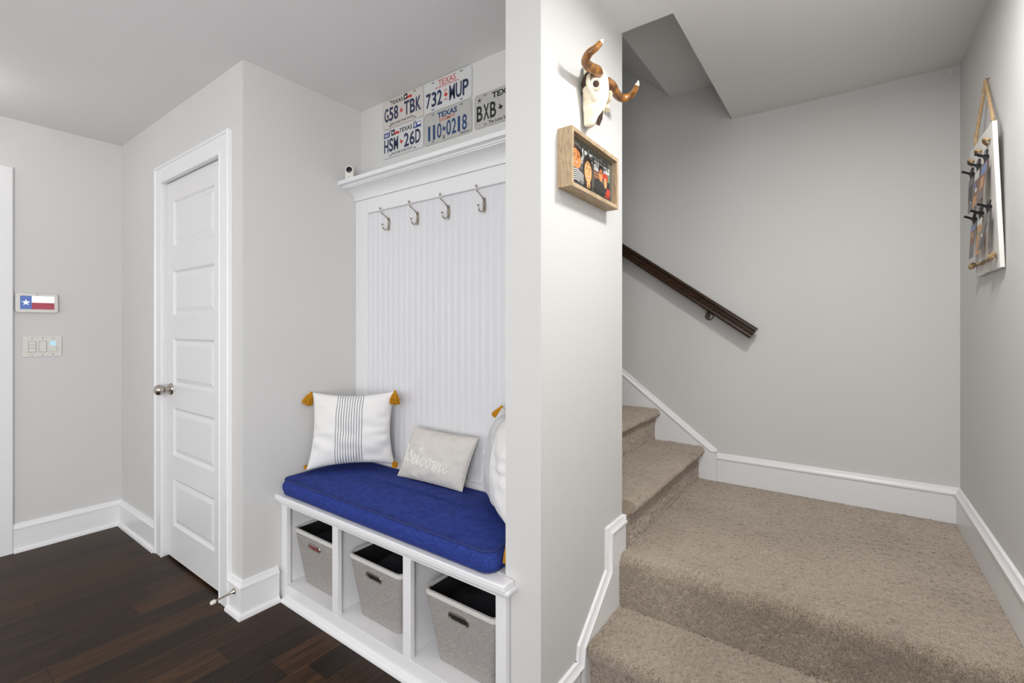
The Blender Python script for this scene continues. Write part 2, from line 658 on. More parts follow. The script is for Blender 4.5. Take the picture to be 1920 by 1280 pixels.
CAP = [(0, 0), (.005, 0), (.009, .004), (.011, .012), (.015, .019), (.021, .024), (.021, .031), (.016, .035), (0, .035)]

baseboard('baseboard_left', [(-3.170, YD), (XL, YD), (XL, .4805)])
baseboard('baseboard_closet_corner', [(XA, 1.118), (XA, YD), (-2.2645, YD)])
baseboard('baseboard_partition', [(XP, 1.376), (XP, YP), (-.84, YP)])
baseboard('baseboard_left_near', [(XL, -.66), (XL, YREAR), (XR, YREAR), (XR, 1.376)])
baseboard('baseboard_landing', [(XR, 1.7205), (XR, YR), (-.612, YR)], .389,
          [(a, b) for a, b in BPROF if not (.001 < b < .03)][:1] + [(.016, 0)] + [(a, b) for a, b in BPROF if b > .03])


def stepped_skirt(name, x, nx):
    """white skirting that climbs beside the two lower steps, on the wall at x facing nx"""
    b = MB()
    p = [(1.40, 0), (1.40, .152), (1.407, .185), (1.627, .348), (1.627, .497), (1.780, .497), (1.780, 0)]
    b.prism(p, .016 * nx, (x, 0, 0), (0, 1, 0), (0, 0, 1), (1, 0, 0))
    path = [(x, 1.780, .522), (x, 1.601, .522), (x, 1.601, .368), (x, 1.384, .207), (x, 1.3765, .160), (x, 1.37, .160)]
    if nx < 0:
        path = path[::-1]
    b.sweep(path, CAP, (nx, 0, 0))
    return struct(b.build(name, 'trim', smooth=True, angle=30))


stepped_skirt('baseboard_partition_stair', XP, 1)
# the board that wraps round the end of the partition
b = MB(); b.box(XP - .12, XP + .016, YS, YS + .016, .30, .522); struct(b.build('baseboard_partition_end', 'trim', bevel=.002))
b = MB()
p = [(1.376, 0), (1.376, .160), (1.384, .207), (1.601, .368), (1.601, .553), (1.72, .553), (1.72, 0)]
b.prism(p, -.016, (XR, 0, 0), (0, 1, 0), (0, 0, 1), (1, 0, 0))
struct(b.build('baseboard_right_stair', 'trim', bevel=.003))
# stringer board rising along the stair wall
b = MB()
SL = .765
x0, z0 = -.612, .565
x1 = -3.0; z1 = z0 + SL * (x0 - x1)
b.prism([(x0 - .001, .36), (x0 - .001, .545), (x0 - .03, .552), (x1, z1 - .035), (x1, z1 - 1.2), (-.98, .36)], .016, (0, YR, 0), (1, 0, 0), (0, 0, 1), (0, -1, 0))
b.sweep([(x0, YR, .552), (x0, YR, z0), (x1, YR, z1)], CAP, (0, -1, 0))
struct(b.build('trim_stair_stringer', 'trim', smooth=True, angle=30))

# ---------------------------------------------------------------- doorway at the far left
b = MB()
b.sweep([(XL, .37, 0), (XL, .37, 2.055), (XL, -.55, 2.055), (XL, -.55, 0)],
        [(0, 0), (.019, 0), (.019, -.102), (.015, -.11), (0, -.11)], (1, 0, 0))
b.box(XL - W, XL, .35, .37, 0, 2.055); b.box(XL - W, XL, -.55, -.53, 0, 2.055); b.box(XL - W, XL, -.55, .37, 2.035, 2.055)
d2 = struct(b.build('door_2', 'trim', bevel=.0015))


def panel_door(mb, x0, x1, yf, zb, zt, panels, thick=.035):
    """door slab facing -y with moulded panels; panels = list of (px0,px1,pz0,pz1)"""
    mb.box(x0, x1, yf + .012, yf + thick, zb, zt)
    # stiles and rails made as a face with openings
    xs = sorted({x0, x1, *[p[0] for p in panels], *[p[1] for p in panels]})
    px0, px1 = panels[0][0], panels[0][1]
    mb.box(x0, px0, yf, yf + .012, zb, zt); mb.box(px1, x1, yf, yf + .012, zb, zt)
    zs = [zb] + [z for p in sorted(panels, key=lambda p: p[2]) for z in (p[2], p[3])] + [zt]
    for i in range(0, len(zs), 2):
        mb.box(px0, px1, yf, yf + .012, zs[i], zs[i + 1])
    for (a, c, e, g) in panels:
        # ovolo moulding ring then raised field
        def ring(d0, y0, d1, y1):
            A = [(a + d0, yf + y0, e + d0), (c - d0, yf + y0, e + d0), (c - d0, yf + y0, g - d0), (a + d0, yf + y0, g - d0)]
            B = [(a + d1, yf + y1, e + d1), (c - d1, yf + y1, e + d1), (c - d1, yf + y1, g - d1), (a + d1, yf + y1, g - d1)]
            for i in range(4):
                j = (i + 1) % 4
                mb.quad(A[i], A[j], B[j], B[i])
        ring(0, 0, .010, .009); ring(.010, .009, .016, .0105); ring(.016, .0105, .040, .003)
        mb.quad((a + .040, yf + .003, e + .040), (c - .040, yf + .003, e + .040), (c - .040, yf + .003, g - .040), (a + .040, yf + .003, g - .040))


dmb = MB(); dmb.box(XL - .08, XL - .045, -.53, .35, .01, 2.035)
dp = dmb.build('door_panel', 'door', d2)

# ---------------------------------------------------------------- narrow closet door
b = MB()
CI0, CI1, CZ1 = -3.072, -2.352, 2.062
b.sweep([(CI1, YD, 0), (CI1, YD, CZ1), (CI0, YD, CZ1), (CI0, YD, 0)],
        [(0, 0), (.019, 0), (.019, -.006), (.016, -.008), (.016, -.080), (.022, -.082), (.022, -.094), (.018, -.098), (0, -.098)], (0, -1, 0))
# jambs
b.box(CI0 - .04, CI0 - .003, YD - .001, YD + W, 0, CZ1 + .02)
b.box(CI1 + .003, CI1 + .04, YD - .001, YD + W, 0, CZ1 + .02)
b.box(CI0 - .04, CI1 + .04, YD - .001, YD + W, CZ1 + .003, CZ1 + .02)
d1 = struct(b.build('door_1', 'trim', bevel=.0015))
b = MB()
DY = YD + .012
pans = [(-2.985, -2.470, z0, z1) for z0, z1 in ((.190, .445), (.572, .832), (.953, 1.207), (1.333, 1.575), (1.709, 1.955))]
panel_door(b, CI0 - .001, CI1 + .001, DY, .014, CZ1 - .001, pans)
dp = b.build('door_panel', 'door', d1)
KZ = .930
kn = MB()
kx = CI0 + .060
kn.lathe([(.0, .0), (.033, .0), (.033, .004), (.029, .009), (.013, .012), (.011, .030), (.014, .034), (.024, .040), (.029, .050),
          (.029, .060), (.024, .070), (.014, .076), (0.001, .078)], (kx, DY, KZ), (0, -1, 0), 32)
k = kn.build('door_knob', 'nickel', d1, smooth=True, angle=50)
for z in (.323, 1.085, 1.843):
    h = MB()
    h.lathe([(.0065, -.048), (.0065, .048)], (CI1 + .001, YD - .002, z), (0, 0, 1), 12)
    h.lathe([(.001, .048), (.005, .048), (.005, .052), (.001, .054)], (CI1 + .001, YD - .002, z), (0, 0, 1), 12)
    h.box(CI1 - .012, CI1 + .001, YD + .003, YD + .006, z - .045, z + .045)
    hh = h.build('hinge', 'darknickel', d1, smooth=True, angle=40)

# door stop on the baseboard
ds = thing('door_stop', 'brass coloured rigid door stop with white rubber tip on the corner baseboard', 'door stop', (-2.195, YD - .016, .105))
s_ = MB()
A0 = Vector((-2.195, YD - .017, .105)); ax = Vector((-.02, -1, -.12)).normalized()
s_.lathe([(.001, 0), (.013, 0), (.012, .006), (.006, .012), (.0045, .03), (.004, .075), (.0055, .078), (.001, .079)], A0, ax, 20)
s_.build('rod', 'nickel', ds, smooth=True)
t_ = MB(); t_.lathe([(.001, .076), (.0085, .076), (.0095, .082), (.0085, .092), (.004, .096), (.001, .097)], A0, ax, 20)
tag(t_.build('tip', 'rubber', ds, smooth=True), 'white rubber tip')

# ================================================================ CARPETED STAIRS
def smooth2(a, k):
    for _ in range(k):
        a = (a + np.roll(a, 1, 0) + np.roll(a, -1, 0) + np.roll(a, 1, 1) + np.roll(a, -1, 1)) / 5
    return a


def carpet_sheet(name, prof, t0, t1, axis, parent, res=.0045, amp=.0042):
    """prof = list of (p, z) in the plane across 'axis'; swept from t0 to t1 along the axis"""
    P = [Vector((p, z)) for p, z in prof]
    pts = []
    for a, c in zip(P[:-1], P[1:]):
        n = max(1, int((c - a).length / res))
        for k in range(n):
            pts.append(a.lerp(c, k / n))
    pts.append(P[-1])
    pr = np.array([(q.x, q.y) for q in pts])
    tan = np.gradient(pr, axis=0); tan /= np.linalg.norm(tan, axis=1, keepdims=True) + 1e-9
    nor = np.stack([-tan[:, 1], tan[:, 0]], 1)
    nt = int(abs(t1 - t0) / res) + 2
    ts = np.linspace(t0, t1, nt)
    h = smooth2(nprng.random((len(pts), nt)), 1); h = (h - h.mean()) / h.std()
    g = smooth2(nprng.random((len(pts), nt)), 30); g = (g - g.mean()) / g.std()
    d = amp * (.52 * h + .12 * g)
    X = pr[:, 0][:, None] + nor[:, 0][:, None] * d
    Z = pr[:, 1][:, None] + nor[:, 1][:, None] * d
    T = np.broadcast_to(ts[None, :], X.shape)
    if axis == 'x':
        V = np.stack([T, X, Z], -1)
    else:
        V = np.stack([X, T, Z], -1)
    V = V.reshape(-1, 3)
    n0, n1 = X.shape
    idx = np.arange(n0 * n1).reshape(n0, n1)
    F = np.stack([idx[:-1, :-1], idx[1:, :-1], idx[1:, 1:], idx[:-1, 1:]], -1).reshape(-1, 4)
    me = bpy.data.meshes.new(name)
    # ends: close the side of the step below its profile
    caps = []
    for j in (0, nt - 1):
        extra = len(V)
        q = V[idx[-1, j]].copy(); q[2] = pr[0, 1]
        V = np.vstack([V, q])
        caps.append(list(idx[:, j]) + [extra])
    loops = np.concatenate([F.ravel(), np.array(caps).ravel()])
    starts = np.concatenate([np.arange(len(F)) * 4, F.size + np.arange(2) * len(caps[0])])
    me.vertices.add(len(V)); me.vertices.foreach_set('co', V.ravel().astype(np.float32))
    me.loops.add(len(loops)); me.loops.foreach_set('vertex_index', loops.astype(np.int32))
    me.polygons.add(len(starts)); me.polygons.foreach_set('loop_start', starts.astype(np.int32))
    me.polygons.foreach_set('use_smooth', np.concatenate([np.ones(len(F), bool), np.zeros(2, bool)]))
    me.update(); me.validate()
    me.materials.append(M['carpet'])
    o = bpy.data.objects.new(name, me); COL.objects.link(o)
    if parent: attach(o, parent)
    return o


def step_prof(riser, sgn, zb, zt, end, r=.026, over=.024, soft=False):
    """riser position, nose direction sgn (pointing down the stairs), bottom/top height, far end of the tread"""
    pts = [(riser, zb), (riser + sgn * .001, zt - 2 * r - .012), (riser + sgn * .006, zt - 2 * r - .004)]
    cx, cz = riser + sgn * (over - r + .004), zt - r
    for k in range(11):
        a = math.radians(-100 + k * 19)
        pts.append((cx + sgn * r * math.cos(a) * 1.12, cz + r * math.sin(a)))
    if soft:
        pts = [(riser, zb), (riser, zt - .055)] + [(riser - sgn * .045 * (1 - math.cos(math.radians(a))) + sgn * .004 * math.sin(math.radians(a * 2)),
                                                  zt - .052 + .052 * math.sin(math.radians(a))) for a in range(0, 91, 9)]
        cx = riser - sgn * .02
    pts.append((cx - sgn * .03, zt)); pts.append((end, zt))
    return pts


stairs = thing('carpeted_stairs', 'taupe carpeted stairs with landing turning left up behind the partition wall', 'stairs', (-.15, 1.46, 0))
XW0, XW1 = XP + .012, XR - .012
carpet_sheet('step', step_prof(1.452, -1, 0, .194, 1.712), XW0, XW1, 'x', stairs)
carpet_sheet('landing', step_prof(1.700, -1, .190, .388, YR - .010, soft=True), XW0, XW1, 'x', stairs)
# the landing reaches back under the first upper step
rise = .190
for i in range(6):
    zb = .388 + i * rise
    rx = -.711 - i * .258
    carpet_sheet('step', step_prof(rx, 1, zb - .004, zb + rise, rx - .27), YS + .003, YR - .014, 'y', stairs, res=.0045 if i < 2 else .02)
# timber carcase under the carpet
b = MB()
b.box(XW0, XW1, 1.462, 1.70, 0, .182); b.box(XW0, XW1, 1.715, YR - .012, 0, .374)
for i in range(6):
    b.box(-.74 - i * .258 - .25, -.74 - i * .258 + .01, YS + .017, YR - .017, .0, .388 + (i + 1) * rise - .014)
b.build('carcase', 'shell', stairs)

# handrail -----------------------------------------------------------
hr = thing('handrail', 'dark stained wooden handrail on the stair wall', 'handrail', (-.66, YR, 1.30))
b = MB()
hp = [(-.017, -.030), (.017, -.030), (.024, -.024), (.024, -.016), (.016, -.010), (.0145, .006), (.022, .012), (.0305, .016), (.0325, .024), (.028, .032),
      (.014, .037), (-.014, .037), (-.028, .032), (-.0325, .024), (-.0305, .016), (-.022, .012), (-.0145, .006), (-.016, -.010), (-.024, -.016), (-.024, -.024)]
ry = 2.80
e0, e1 = Vector((-2.6, ry, 1.236 + .705 * (2.6 - .412))), Vector((-.412, ry, 1.236))
b.sweep([e0, e1], [(a, -c) for a, c in hp], (0, -1, 0))
b.build('rail', 'railwood', hr, smooth=True, angle=28)
for bx in (-.655, -1.75):
    q = MB()
    rz = 1.236 + .705 * (-.412 - bx)
    q.lathe([(.001, 0), (.024, 0), (.024, .004), (.020, .010), (.008, .012)], (bx, YR, rz - .075), (0, -1, 0), 24)
    q.tube(smoothpts([(bx, YR - .008, rz - .075), (bx, YR - .038, rz - .076), (bx, YR - .058, rz - .062), (bx, YR - .061, rz - .034)], 5), .0065, 12)
    q.box(bx - .02, bx + .02, YR - .072, YR - .050, rz - .038, rz - .033)
    q.build('bracket', 'darknickel', hr, smooth=True)

# ================================================================ STORAGE BENCH
FY = 1.135      # front of the face frame
bench = thing('storage_bench', 'white built-in bench with three open cubbies under the blue cushion', 'bench', (-1.5, 1.35, 0))
b = MB()
ZF, ZO = .078, .441
S1, S2, SR = (-1.745, -1.706), (-1.308, -1.267), (-.883, -.843)
b.box(XA + .001, -2.104, FY, FY + .02, ZF, .47)
b.box(S1[0], S1[1], FY, FY + .02, ZF, .47); b.box(S2[0], S2[1], FY, FY + .02, ZF, .47); b.box(SR[0], SR[1], FY, FY + .02, 0, .47)
b.box(XA + .001, SR[0], FY, FY + .02, 0, ZF)
b.box(XA + .001, SR[1], FY, FY + .02, ZO, .47)
b.build('face_frame', 'trim', bench, bevel=.0012)
b = MB()
b.box(XA + .001, XQ - .001, FY + .02, YB - .005, ZF - .018, ZF)
b.build('bottom_shelf', 'trim', bench)
for x0, x1 in ((XA + .001, -2.118), (-1.742, -1.724), (-1.305, -1.287), (XQ - .021, XQ - .001)):
    b = MB(); b.box(x0, x1, FY + .02, YB - .008, ZF, .47); b.build('divider', 'trim', bench)
b = MB(); b.box(XA + .001, XQ - .001, YB - .008, YB - .001, .0, .47); b.build('back_panel', 'trim', bench)
b = MB()
# seat board and the small cove moulding under its edge
b.box(XA + .001, -.828, 1.103, YP - .001, .476, .497); b.box(XA + .001, XQ - .001, YP - .001, YB - .02, .476, .497)
b.build('seat_board', 'trim', bench, bevel=.004, seg=3)
b = MB()
cove = [(0, 0), (0, .034), (.026, .034), (.026, .026), (.021, .024), (.013, .018), (.009, .009), (.008, .004), (.004, .002), (.004, 0)]
pts = [(-.8435, YP - .001, .442), (-.8435, FY, .442), (XA + .001, FY, .442)]
mb_prof = [(z, o) for o, z in cove]
b.sweep(pts, mb_prof, (0, 0, 1))
b.build('cove_moulding', 'trim', bench, smooth=True, angle=30)
b = MB()
shoe = [(0, 0), (.019, 0), (.019, .008), (.015, .015), (.008, .019), (0, .020)]
b.sweep([(SR[1], FY, 0), (XA + .03, FY, 0)], [(z, o) for o, z in shoe], (0, 0, 1))
b.build('shoe_moulding', 'trim', bench, smooth=True, angle=30)

# ---------------------------------------------------------------- beadboard panel with crown and shelf
pn = thing('coat_rack_panel', 'white beadboard wall panel with crown moulding shelf above the bench', 'wall panel', (-1.5, YB, .5))
PY, BY = 1.54, 1.558
b = MB()
xs0, xs1 = -2.053, -.962
ZH0, ZH1, ZB = 1.868, 1.942, .590
b.box(XA + .001, xs0, PY, YB - .001, .498, ZH1); b.box(xs1, XQ - .001, PY, YB - .001, .498, ZH1)
b.box(xs0, xs1, PY, YB - .001, ZH0, ZH1); b.box(xs0, xs1, PY, YB - .001, .498, ZB)
b.build('panel_frame', 'trim', pn, bevel=.001)
# beadboard: flat boards with a pair of grooves and a bead between
line = []
x = xs0
pitch = .0405
while x < xs1:
    line += [(x, 0), (x + .0015, .0012), (x + .003, .0002), (x + .0055, -.0001), (x + .008, .0002), (x + .0095, .0012), (x + .011, 0)]
    x += pitch
line = [q for q in line if q[0] <= xs1] + [(xs1, 0)]
b = MB()
rows = [[(px, BY + py, z) for px, py in line] for z in (ZB, ZH0)]
b.grid(rows)
b.build('beadboard', 'bead', pn, smooth=False)
b = MB()
cr = []   # cove: (out from wall panel face, z)
cr += [(0, ZH1 + .0005), (.006, ZH1 + .0005), (.007, 1.946)]
for k in range(13):
    a = math.radians(90 * k / 12)
    cr.append((.007 + .068 * (1 - math.cos(a)), 1.946 + .048 * math.sin(a)))
cr += [(.075, 1.998), (.083, 1.999), (.084, 2.004), (.090, 2.006), (0, 2.006)]
b.sweep([(XQ - .001, PY, 0), (XA + .001, PY, 0)], [(z, o) for o, z in cr], (0, 0, 1))
b.build('crown_moulding', 'trim', pn, smooth=True, angle=25)
b = MB(); b.box(XA + .001, XQ - .001, 1.432, YB - .001, 2.006, 2.026)
b.build('shelf', 'trim', pn, bevel=.0015)

# coat hooks ----------------------------------------------------------
def make_hook(x, label):
    t = thing('coat_hook', label, 'coat hook', (x, BY, 1.795), 'coat hooks on the beadboard')
    q = MB()
    n = 20
    pl = [(.0105 * math.cos(2 * math.pi * k / n), .034 * math.sin(2 * math.pi * k / n)) for k in range(n)]
    q.prism(pl, .003, (x, BY - .0004, 1.793), (1, 0, 0), (0, 0, 1), (0, -1, 0))
    q.build('back_plate', 'nickel', t, bevel=.001)
    q = MB()
    P = smoothpts([(x, BY - .003, 1.812), (x, BY - .016, 1.824), (x, BY - .034, 1.833), (x, BY - .050, 1.842), (x, BY - .056, 1.856), (x, BY - .056, 1.866)], 6)
    R = [.0045 - .0018 * min(1, i / 10) for i in range(len(P))]
    R = [r if i < len(P) - 6 else r + .0035 * math.sin(math.pi * min(1, (i - len(P) + 7) / 8)) for i, r in enumerate(R)]
    q.tube(P, R, 10, up=(1, 0, 0))
    q.build('upper_prong', 'nickel', t, smooth=True)
    q = MB()
    P = smoothpts([(x, BY - .004, 1.806), (x, BY - .007, 1.785), (x, BY - .012, 1.768), (x, BY - .026, 1.759), (x, BY - .038, 1.766), (x, BY - .043, 1.780), (x, BY - .043, 1.787)], 6)
    R = [.0046 - .0016 * min(1, i / 14) for i in range(len(P))]
    R = [r if i < len(P) - 6 else r + .003 * math.sin(math.pi * min(1, (i - len(P) + 7) / 8)) for i, r in enumerate(R)]
    q.tube(P, R, 10, up=(1, 0, 0))
    q.build('lower_prong', 'nickel', t, smooth=True)
    return t


def copy_tree(o, parent=None):
    c = o.copy(); COL.objects.link(c)
    if parent:
        c.parent = parent
        c.matrix_parent_inverse = o.matrix_parent_inverse.copy()
    for ch in list(o.children):
        copy_tree(ch, c)
    return c


hk = make_hook(-1.897, 'satin nickel double coat hook, the one nearest the closet wall')
for x, lb in ((-1.686, 'satin nickel double coat hook, second from the closet wall'),
              (-1.482, 'satin nickel double coat hook, third from the closet wall'),
              (-1.271, 'satin nickel double coat hook, the one nearest the partition')):
    c = copy_tree(hk); c.location.x = x; c['label'] = lb

# security camera on the shelf
sc = thing('security_camera', 'small white security camera standing at the left end of the shelf', 'camera', (-2.098, 1.47, 2.026))
b = MB()
pl = [(-.022, 0), (.022, 0)] + [(.022 * math.cos(math.radians(a)), .058 + .022 * math.sin(math.radians(a))) for a in range(0, 181, 15)]
cdir = Vector((.55, -.83, 0)).normalized(); cu_ = Vector((.83, .55, 0)).normalized()
OC = Vector((-2.106, 1.478, 2.0262))
b.prism(pl, .022, OC, cu_, (0, 0, 1), cdir)
b.build('housing', 'rubber', sc, bevel=.004, seg=3)
b = MB(); b.lathe([(.001, 0), (.016, 0), (.0155, .0025), (.009, .0045), (.001, .005)], OC + cdir * .0215 + Vector((0, 0, .056)), cdir, 28)
tag(b.build('lens', 'glassblack', sc, smooth=True), 'round black lens')
b = MB(); b.lathe([(.001, 0), (.0022, 0), (.002, .0008), (.001, .001)], OC + cdir * .022 + Vector((0, 0, .020)), cdir, 12)
b.build('sensor', 'grey', sc)
# ================================================================ CUSHION AND PILLOWS
def cushion():
    x0, x1, y0, y1, zb, zt = -2.128, -.893, 1.122, 1.530, .4975, .566
    nx, ny = 150, 56
    b = MB()
    def outline(t, ins):
        # rounded rectangle parameter t in [0,4)
        pass
    # top and bottom grids with side bulge: superellipse loops
    loops = []
    cx, cy, hx, hy = (x0 + x1) / 2, (y0 + y1) / 2, (x1 - x0) / 2, (y1 - y0) / 2
    def ring(sx, sy, z, r, jit=0, crown=0):
        pts = []
        ax, ay = hx - sx, hy - sy
        n = 16
        segs = []
        def arc(px, py, a0):
            for k in range(n):
                a = math.radians(a0 + 90 * k / n); segs.append((px + r * math.cos(a), py + r * math.sin(a)))
        def lin(p, q, m):
            for k in range(m):
                segs.append((p[0] + (q[0] - p[0]) * k / m, p[1] + (q[1] - p[1]) * k / m))
        lin((ax, -ay + r), (ax, ay - r), 40); arc(ax - r, ay - r, 0)
        lin((ax - r, ay), (-ax + r, ay), 130); arc(-ax + r, ay - r, 90)
        lin((-ax, ay - r), (-ax, -ay + r), 40); arc(-ax + r, -ay + r, 180)
        lin((-ax + r, -ay), (ax - r, -ay), 130); arc(ax - r, -ay + r, 270)
        for i, (u, v) in enumerate(segs):
            w = 1 + 0
            zz = z + (crown * (1 - abs(u / hx) ** 3) * (1 - abs(v / hy) ** 2.2))
            if jit:
                zz += 0
                k = jit * (math.sin(i * .9) * .4 + math.sin(i * 2.3 + 1) * .35 + math.sin(i * .31) * .5)
                L = math.hypot(u, v)
                u, v = u * (1 + k / hx), v * (1 + k / hy)
            pts.append((cx + u, cy + v, zz))
        return pts
    L = []
    L.append(ring(.03, .03, zb, .03)); L.append(ring(.010, .010, zb + .001, .035))
    for k in range(1, 10):
        f = k / 10
        bul = .010 * math.sin(math.pi * f)
        L.append(ring(.004 - bul * 1.1, .004 - bul * 1.1, zb + (zt - zb) * f, .04, jit=.0011 * math.sin(math.pi * f)))
    L.append(ring(.003, .003, zt, .038)); 
    seam = L[-1]
    L.append(ring(.008, .008, zt + .0015, .037))
    for f, cr_ in ((.02, .006), (.04, .011), (.07, .016), (.11, .020), (.15, .022), (.19, .023)):
        L.append(ring(f, f, zt, .035 * (1 - f * 4), crown=cr_) if f < .17 else ring(f, f, zt, .005, crown=cr_))
    n = len(L[0])
    vs = [p for r in L for p in r]
    fs = []
    for i in range(len(L) - 1):
        for k in range(n):
            fs.append((i * n + k, i * n + (k + 1) % n, (i + 1) * n + (k + 1) % n, (i + 1) * n + k))
    fs.append(tuple(range(n))[::-1]); fs.append(tuple(range((len(L) - 1) * n, len(L) * n)))
    b.add(vs, fs)
    o = b.build('bench_cushion', 'bluecloth', smooth=True, angle=75)
    tag(o, 'long royal blue box cushion lying on the white bench', 'cushion')
    p = MB()
    sm = seam[::2]
    P = [Vector(q) + Vector((0, 0, .0005)) for q in sm]; P.append(P[0])
    p.tube(P, .0042, 6)
    q = p.build('piping', 'bluepipe', o, smooth=True)
    p = MB()
    P = [Vector((q[0], q[1], q[2])) for q in L[2][::2]]; P.append(P[0])
    p.tube(P, .003, 6)
    p.build('piping', 'bluepipe', o, smooth=True)
    return o


cushion()


def pillow_mesh(name, m, c, thick, pinch=.10, seed=1, wrinkle=.004, n=56, side=1, piping=None, crease=None):
    """c = corner points BL, BR, TR, TL (world). side: sign of front normal. returns object with UVs"""
    BL, BR, TR, TL = map(Vector, c)
    N = ((BR - BL).cross(TL - BL)).normalized() * side
    rs = random.Random(seed)
    ph = [(rs.uniform(-1, 1), rs.uniform(-1, 1), rs.uniform(8, 20), rs.uniform(0, 6)) for _ in range(9)]

    def P(u, v, sgn):
        # u,v in [-1,1]; edges bow inward between the corners
        uu = u * (1 - pinch * (1 - v * v) * abs(u) ** 2)
        vv = v * (1 - pinch * (1 - u * u) * abs(v) ** 2)
        s, t = (uu + 1) / 2, (vv + 1) / 2
        p = (BL * (1 - s) + BR * s) * (1 - t) + (TL * (1 - s) + TR * s) * t
        f = max(0, (1 - abs(u) ** 2.6)) * max(0, (1 - abs(v) ** 2.6))
        h = thick * f ** .52
        w = 0
        for a, b_, fr, o in ph:
            d = a * u + b_ * v
            w += math.sin(fr * d + o)
        # creases that fan in from the edges
        e = (abs(u) ** 2.5 * math.sin(v * 17 + seed + 2.2 * math.sin(v * 5)) * (.6 + .6 * math.sin(v * 3.1 + seed)) +
             abs(v) ** 3.5 * math.sin(u * 15 + seed * 2 + 2 * math.sin(u * 4)) * .7) * (1 - abs(u * v) ** 2)
        h += (w * wrinkle * .25 + e * wrinkle * 1.9) * min(1, f * 3)
        return p + N * h * sgn

    vs, uv = [], []
    idx = {}
    for sgn in (1, -1):
        for i in range(n + 1):
            for j in range(n + 1):
                u, v = math.sin(math.pi / 2 * (2 * i / n - 1)) * .35 + (2 * i / n - 1) * .65, math.sin(math.pi / 2 * (2 * j / n - 1)) * .35 + (2 * j / n - 1) * .65
                if sgn == -1 and (i in (0, n) or j in (0, n)):
                    idx[sgn, i, j] = idx[1, i, j]; continue
                idx[sgn, i, j] = len(vs)
                vs.append(tuple(P(u, v, sgn))); uv.append(((u + 1) / 2, (v + 1) / 2))
    fs = []
    for sgn in (1, -1):
        for i in range(n):
            for j in range(n):
                q = (idx[sgn, i, j], idx[sgn, i + 1, j], idx[sgn, i + 1, j + 1], idx[sgn, i, j + 1])
                fs.append(q if sgn * side == 1 else q[::-1])
    me = bpy.data.meshes.new(name)
    me.from_pydata(vs, [], fs)
    ul = me.uv_layers.new(name='UVMap')
    for poly in me.polygons:
        for li in poly.loop_indices:
            ul.data[li].uv = uv[me.loops[li].vertex_index]
    me.polygons.foreach_set('use_smooth', [True] * len(me.polygons))
    me.materials.append(M[m])
    o = bpy.data.objects.new(name, me); COL.objects.link(o)
    if piping:
        pb = MB()
        ring = [P(-1 + 2 * k / 30, -1, 1) for k in range(30)] + [P(1, -1 + 2 * k / 30, 1) for k in range(30)] + \
               [P(1 - 2 * k / 30, 1, 1) for k in range(30)] + [P(-1, 1 - 2 * k / 30, 1) for k in range(31)]
        pb.tube(ring, .0022, 6)
        pb.build('piping', piping, o, smooth=True)
    return o, P, N


def tassel(tip, direction, parent, L=.058, seed=0, spread=.021, flat=None):
    rs = random.Random(seed)
    tip = Vector(tip); d = Vector(direction).normalized()
    t = Vector((0, 0, 1)) if abs(d.z) < .9 else Vector((1, 0, 0))
    U = d.cross(t).normalized(); V = d.cross(U)
    b = MB()
    b.lathe([(.001, -.004), (.006, -.002), (.007, .004), (.005, .010), (.001, .012)], tip, d, 10)
    for k in range(34):
        a = k * 2.399; r = math.sqrt((k + .5) / 34)
        ou, ov = math.cos(a) * r, math.sin(a) * r
        l = L * rs.uniform(.92, 1.05) * (1 - .08 * r * r)
        sp = spread
        pts = [tip + d * .004 + (U * ou + V * ov) * .003,
               tip + d * l * .35 + (U * ou + V * ov) * sp * .55,
               tip + d * l * .7 + (U * ou + V * ov) * sp * .9,
               tip + d * l + (U * ou + V * ov) * sp]
        b.tube(smoothpts(pts, 3), .0026, 5)
    return b.build('tassel', 'mustard', parent, smooth=True)


# left pillow, tucked into the corner
c = [(-2.098, 1.225, .584), (-1.800, 1.512, .600), (-1.765, 1.485, .962), (-2.136, 1.280, .950)]
o, P, N = pillow_mesh('throw_pillow', 'striped', c, .062, pinch=.115, seed=3, wrinkle=.0045)
tag(o, 'square white pillow with grey stripes and mustard tassels in the left bench corner', 'pillow', 'striped pillows on the bench')
tassel(Vector(c[3]) + Vector((.0, -.006, -.002)), (-.12, -.35, -1), o, seed=1, L=.064, spread=.025)
tassel(Vector(c[2]) + Vector((.004, -.004, 0)), (.18, -.22, -1), o, seed=2, L=.064, spread=.025)
tassel(Vector(c[1]) + Vector((.006, -.01, .012)), (.8, -.55, -.05), o, seed=3, L=.05, spread=.015)
tassel(Vector(c[0]) + Vector((-.004, -.0, .012)), (-.35, .25, -.05), o, seed=4, L=.03, spread=.010)
# right pillow, tucked into the other corner
c = [(-1.205, 1.500, .592), (-.885, 1.228, .592), (-.878, 1.268, .975), (-1.120, 1.488, .950)]
o, P, N = pillow_mesh('throw_pillow', 'striped', c, .068, pinch=.115, seed=8, wrinkle=.0045)
tag(o, 'square white throw pillow with mustard tassels half hidden behind the partition end', 'pillow', 'striped pillows on the bench')
tassel(Vector(c[3]) + Vector((-.002, -.002, 0)), (-.40, -.35, -.55), o, seed=5, L=.052, spread=.012)
tassel(Vector(c[2]) + Vector((.0, -.006, 0)), (.0, -.15, -1), o, seed=6, spread=.012, L=.05)
tassel(Vector((-.878, 1.190, .578)), (.02, -.10, -1), o, seed=7, L=.06, spread=.012)
tassel(Vector(c[0]) + Vector((.010, .012, .012)), (.25, .1, -.05), o, seed=8, L=.03, spread=.008)
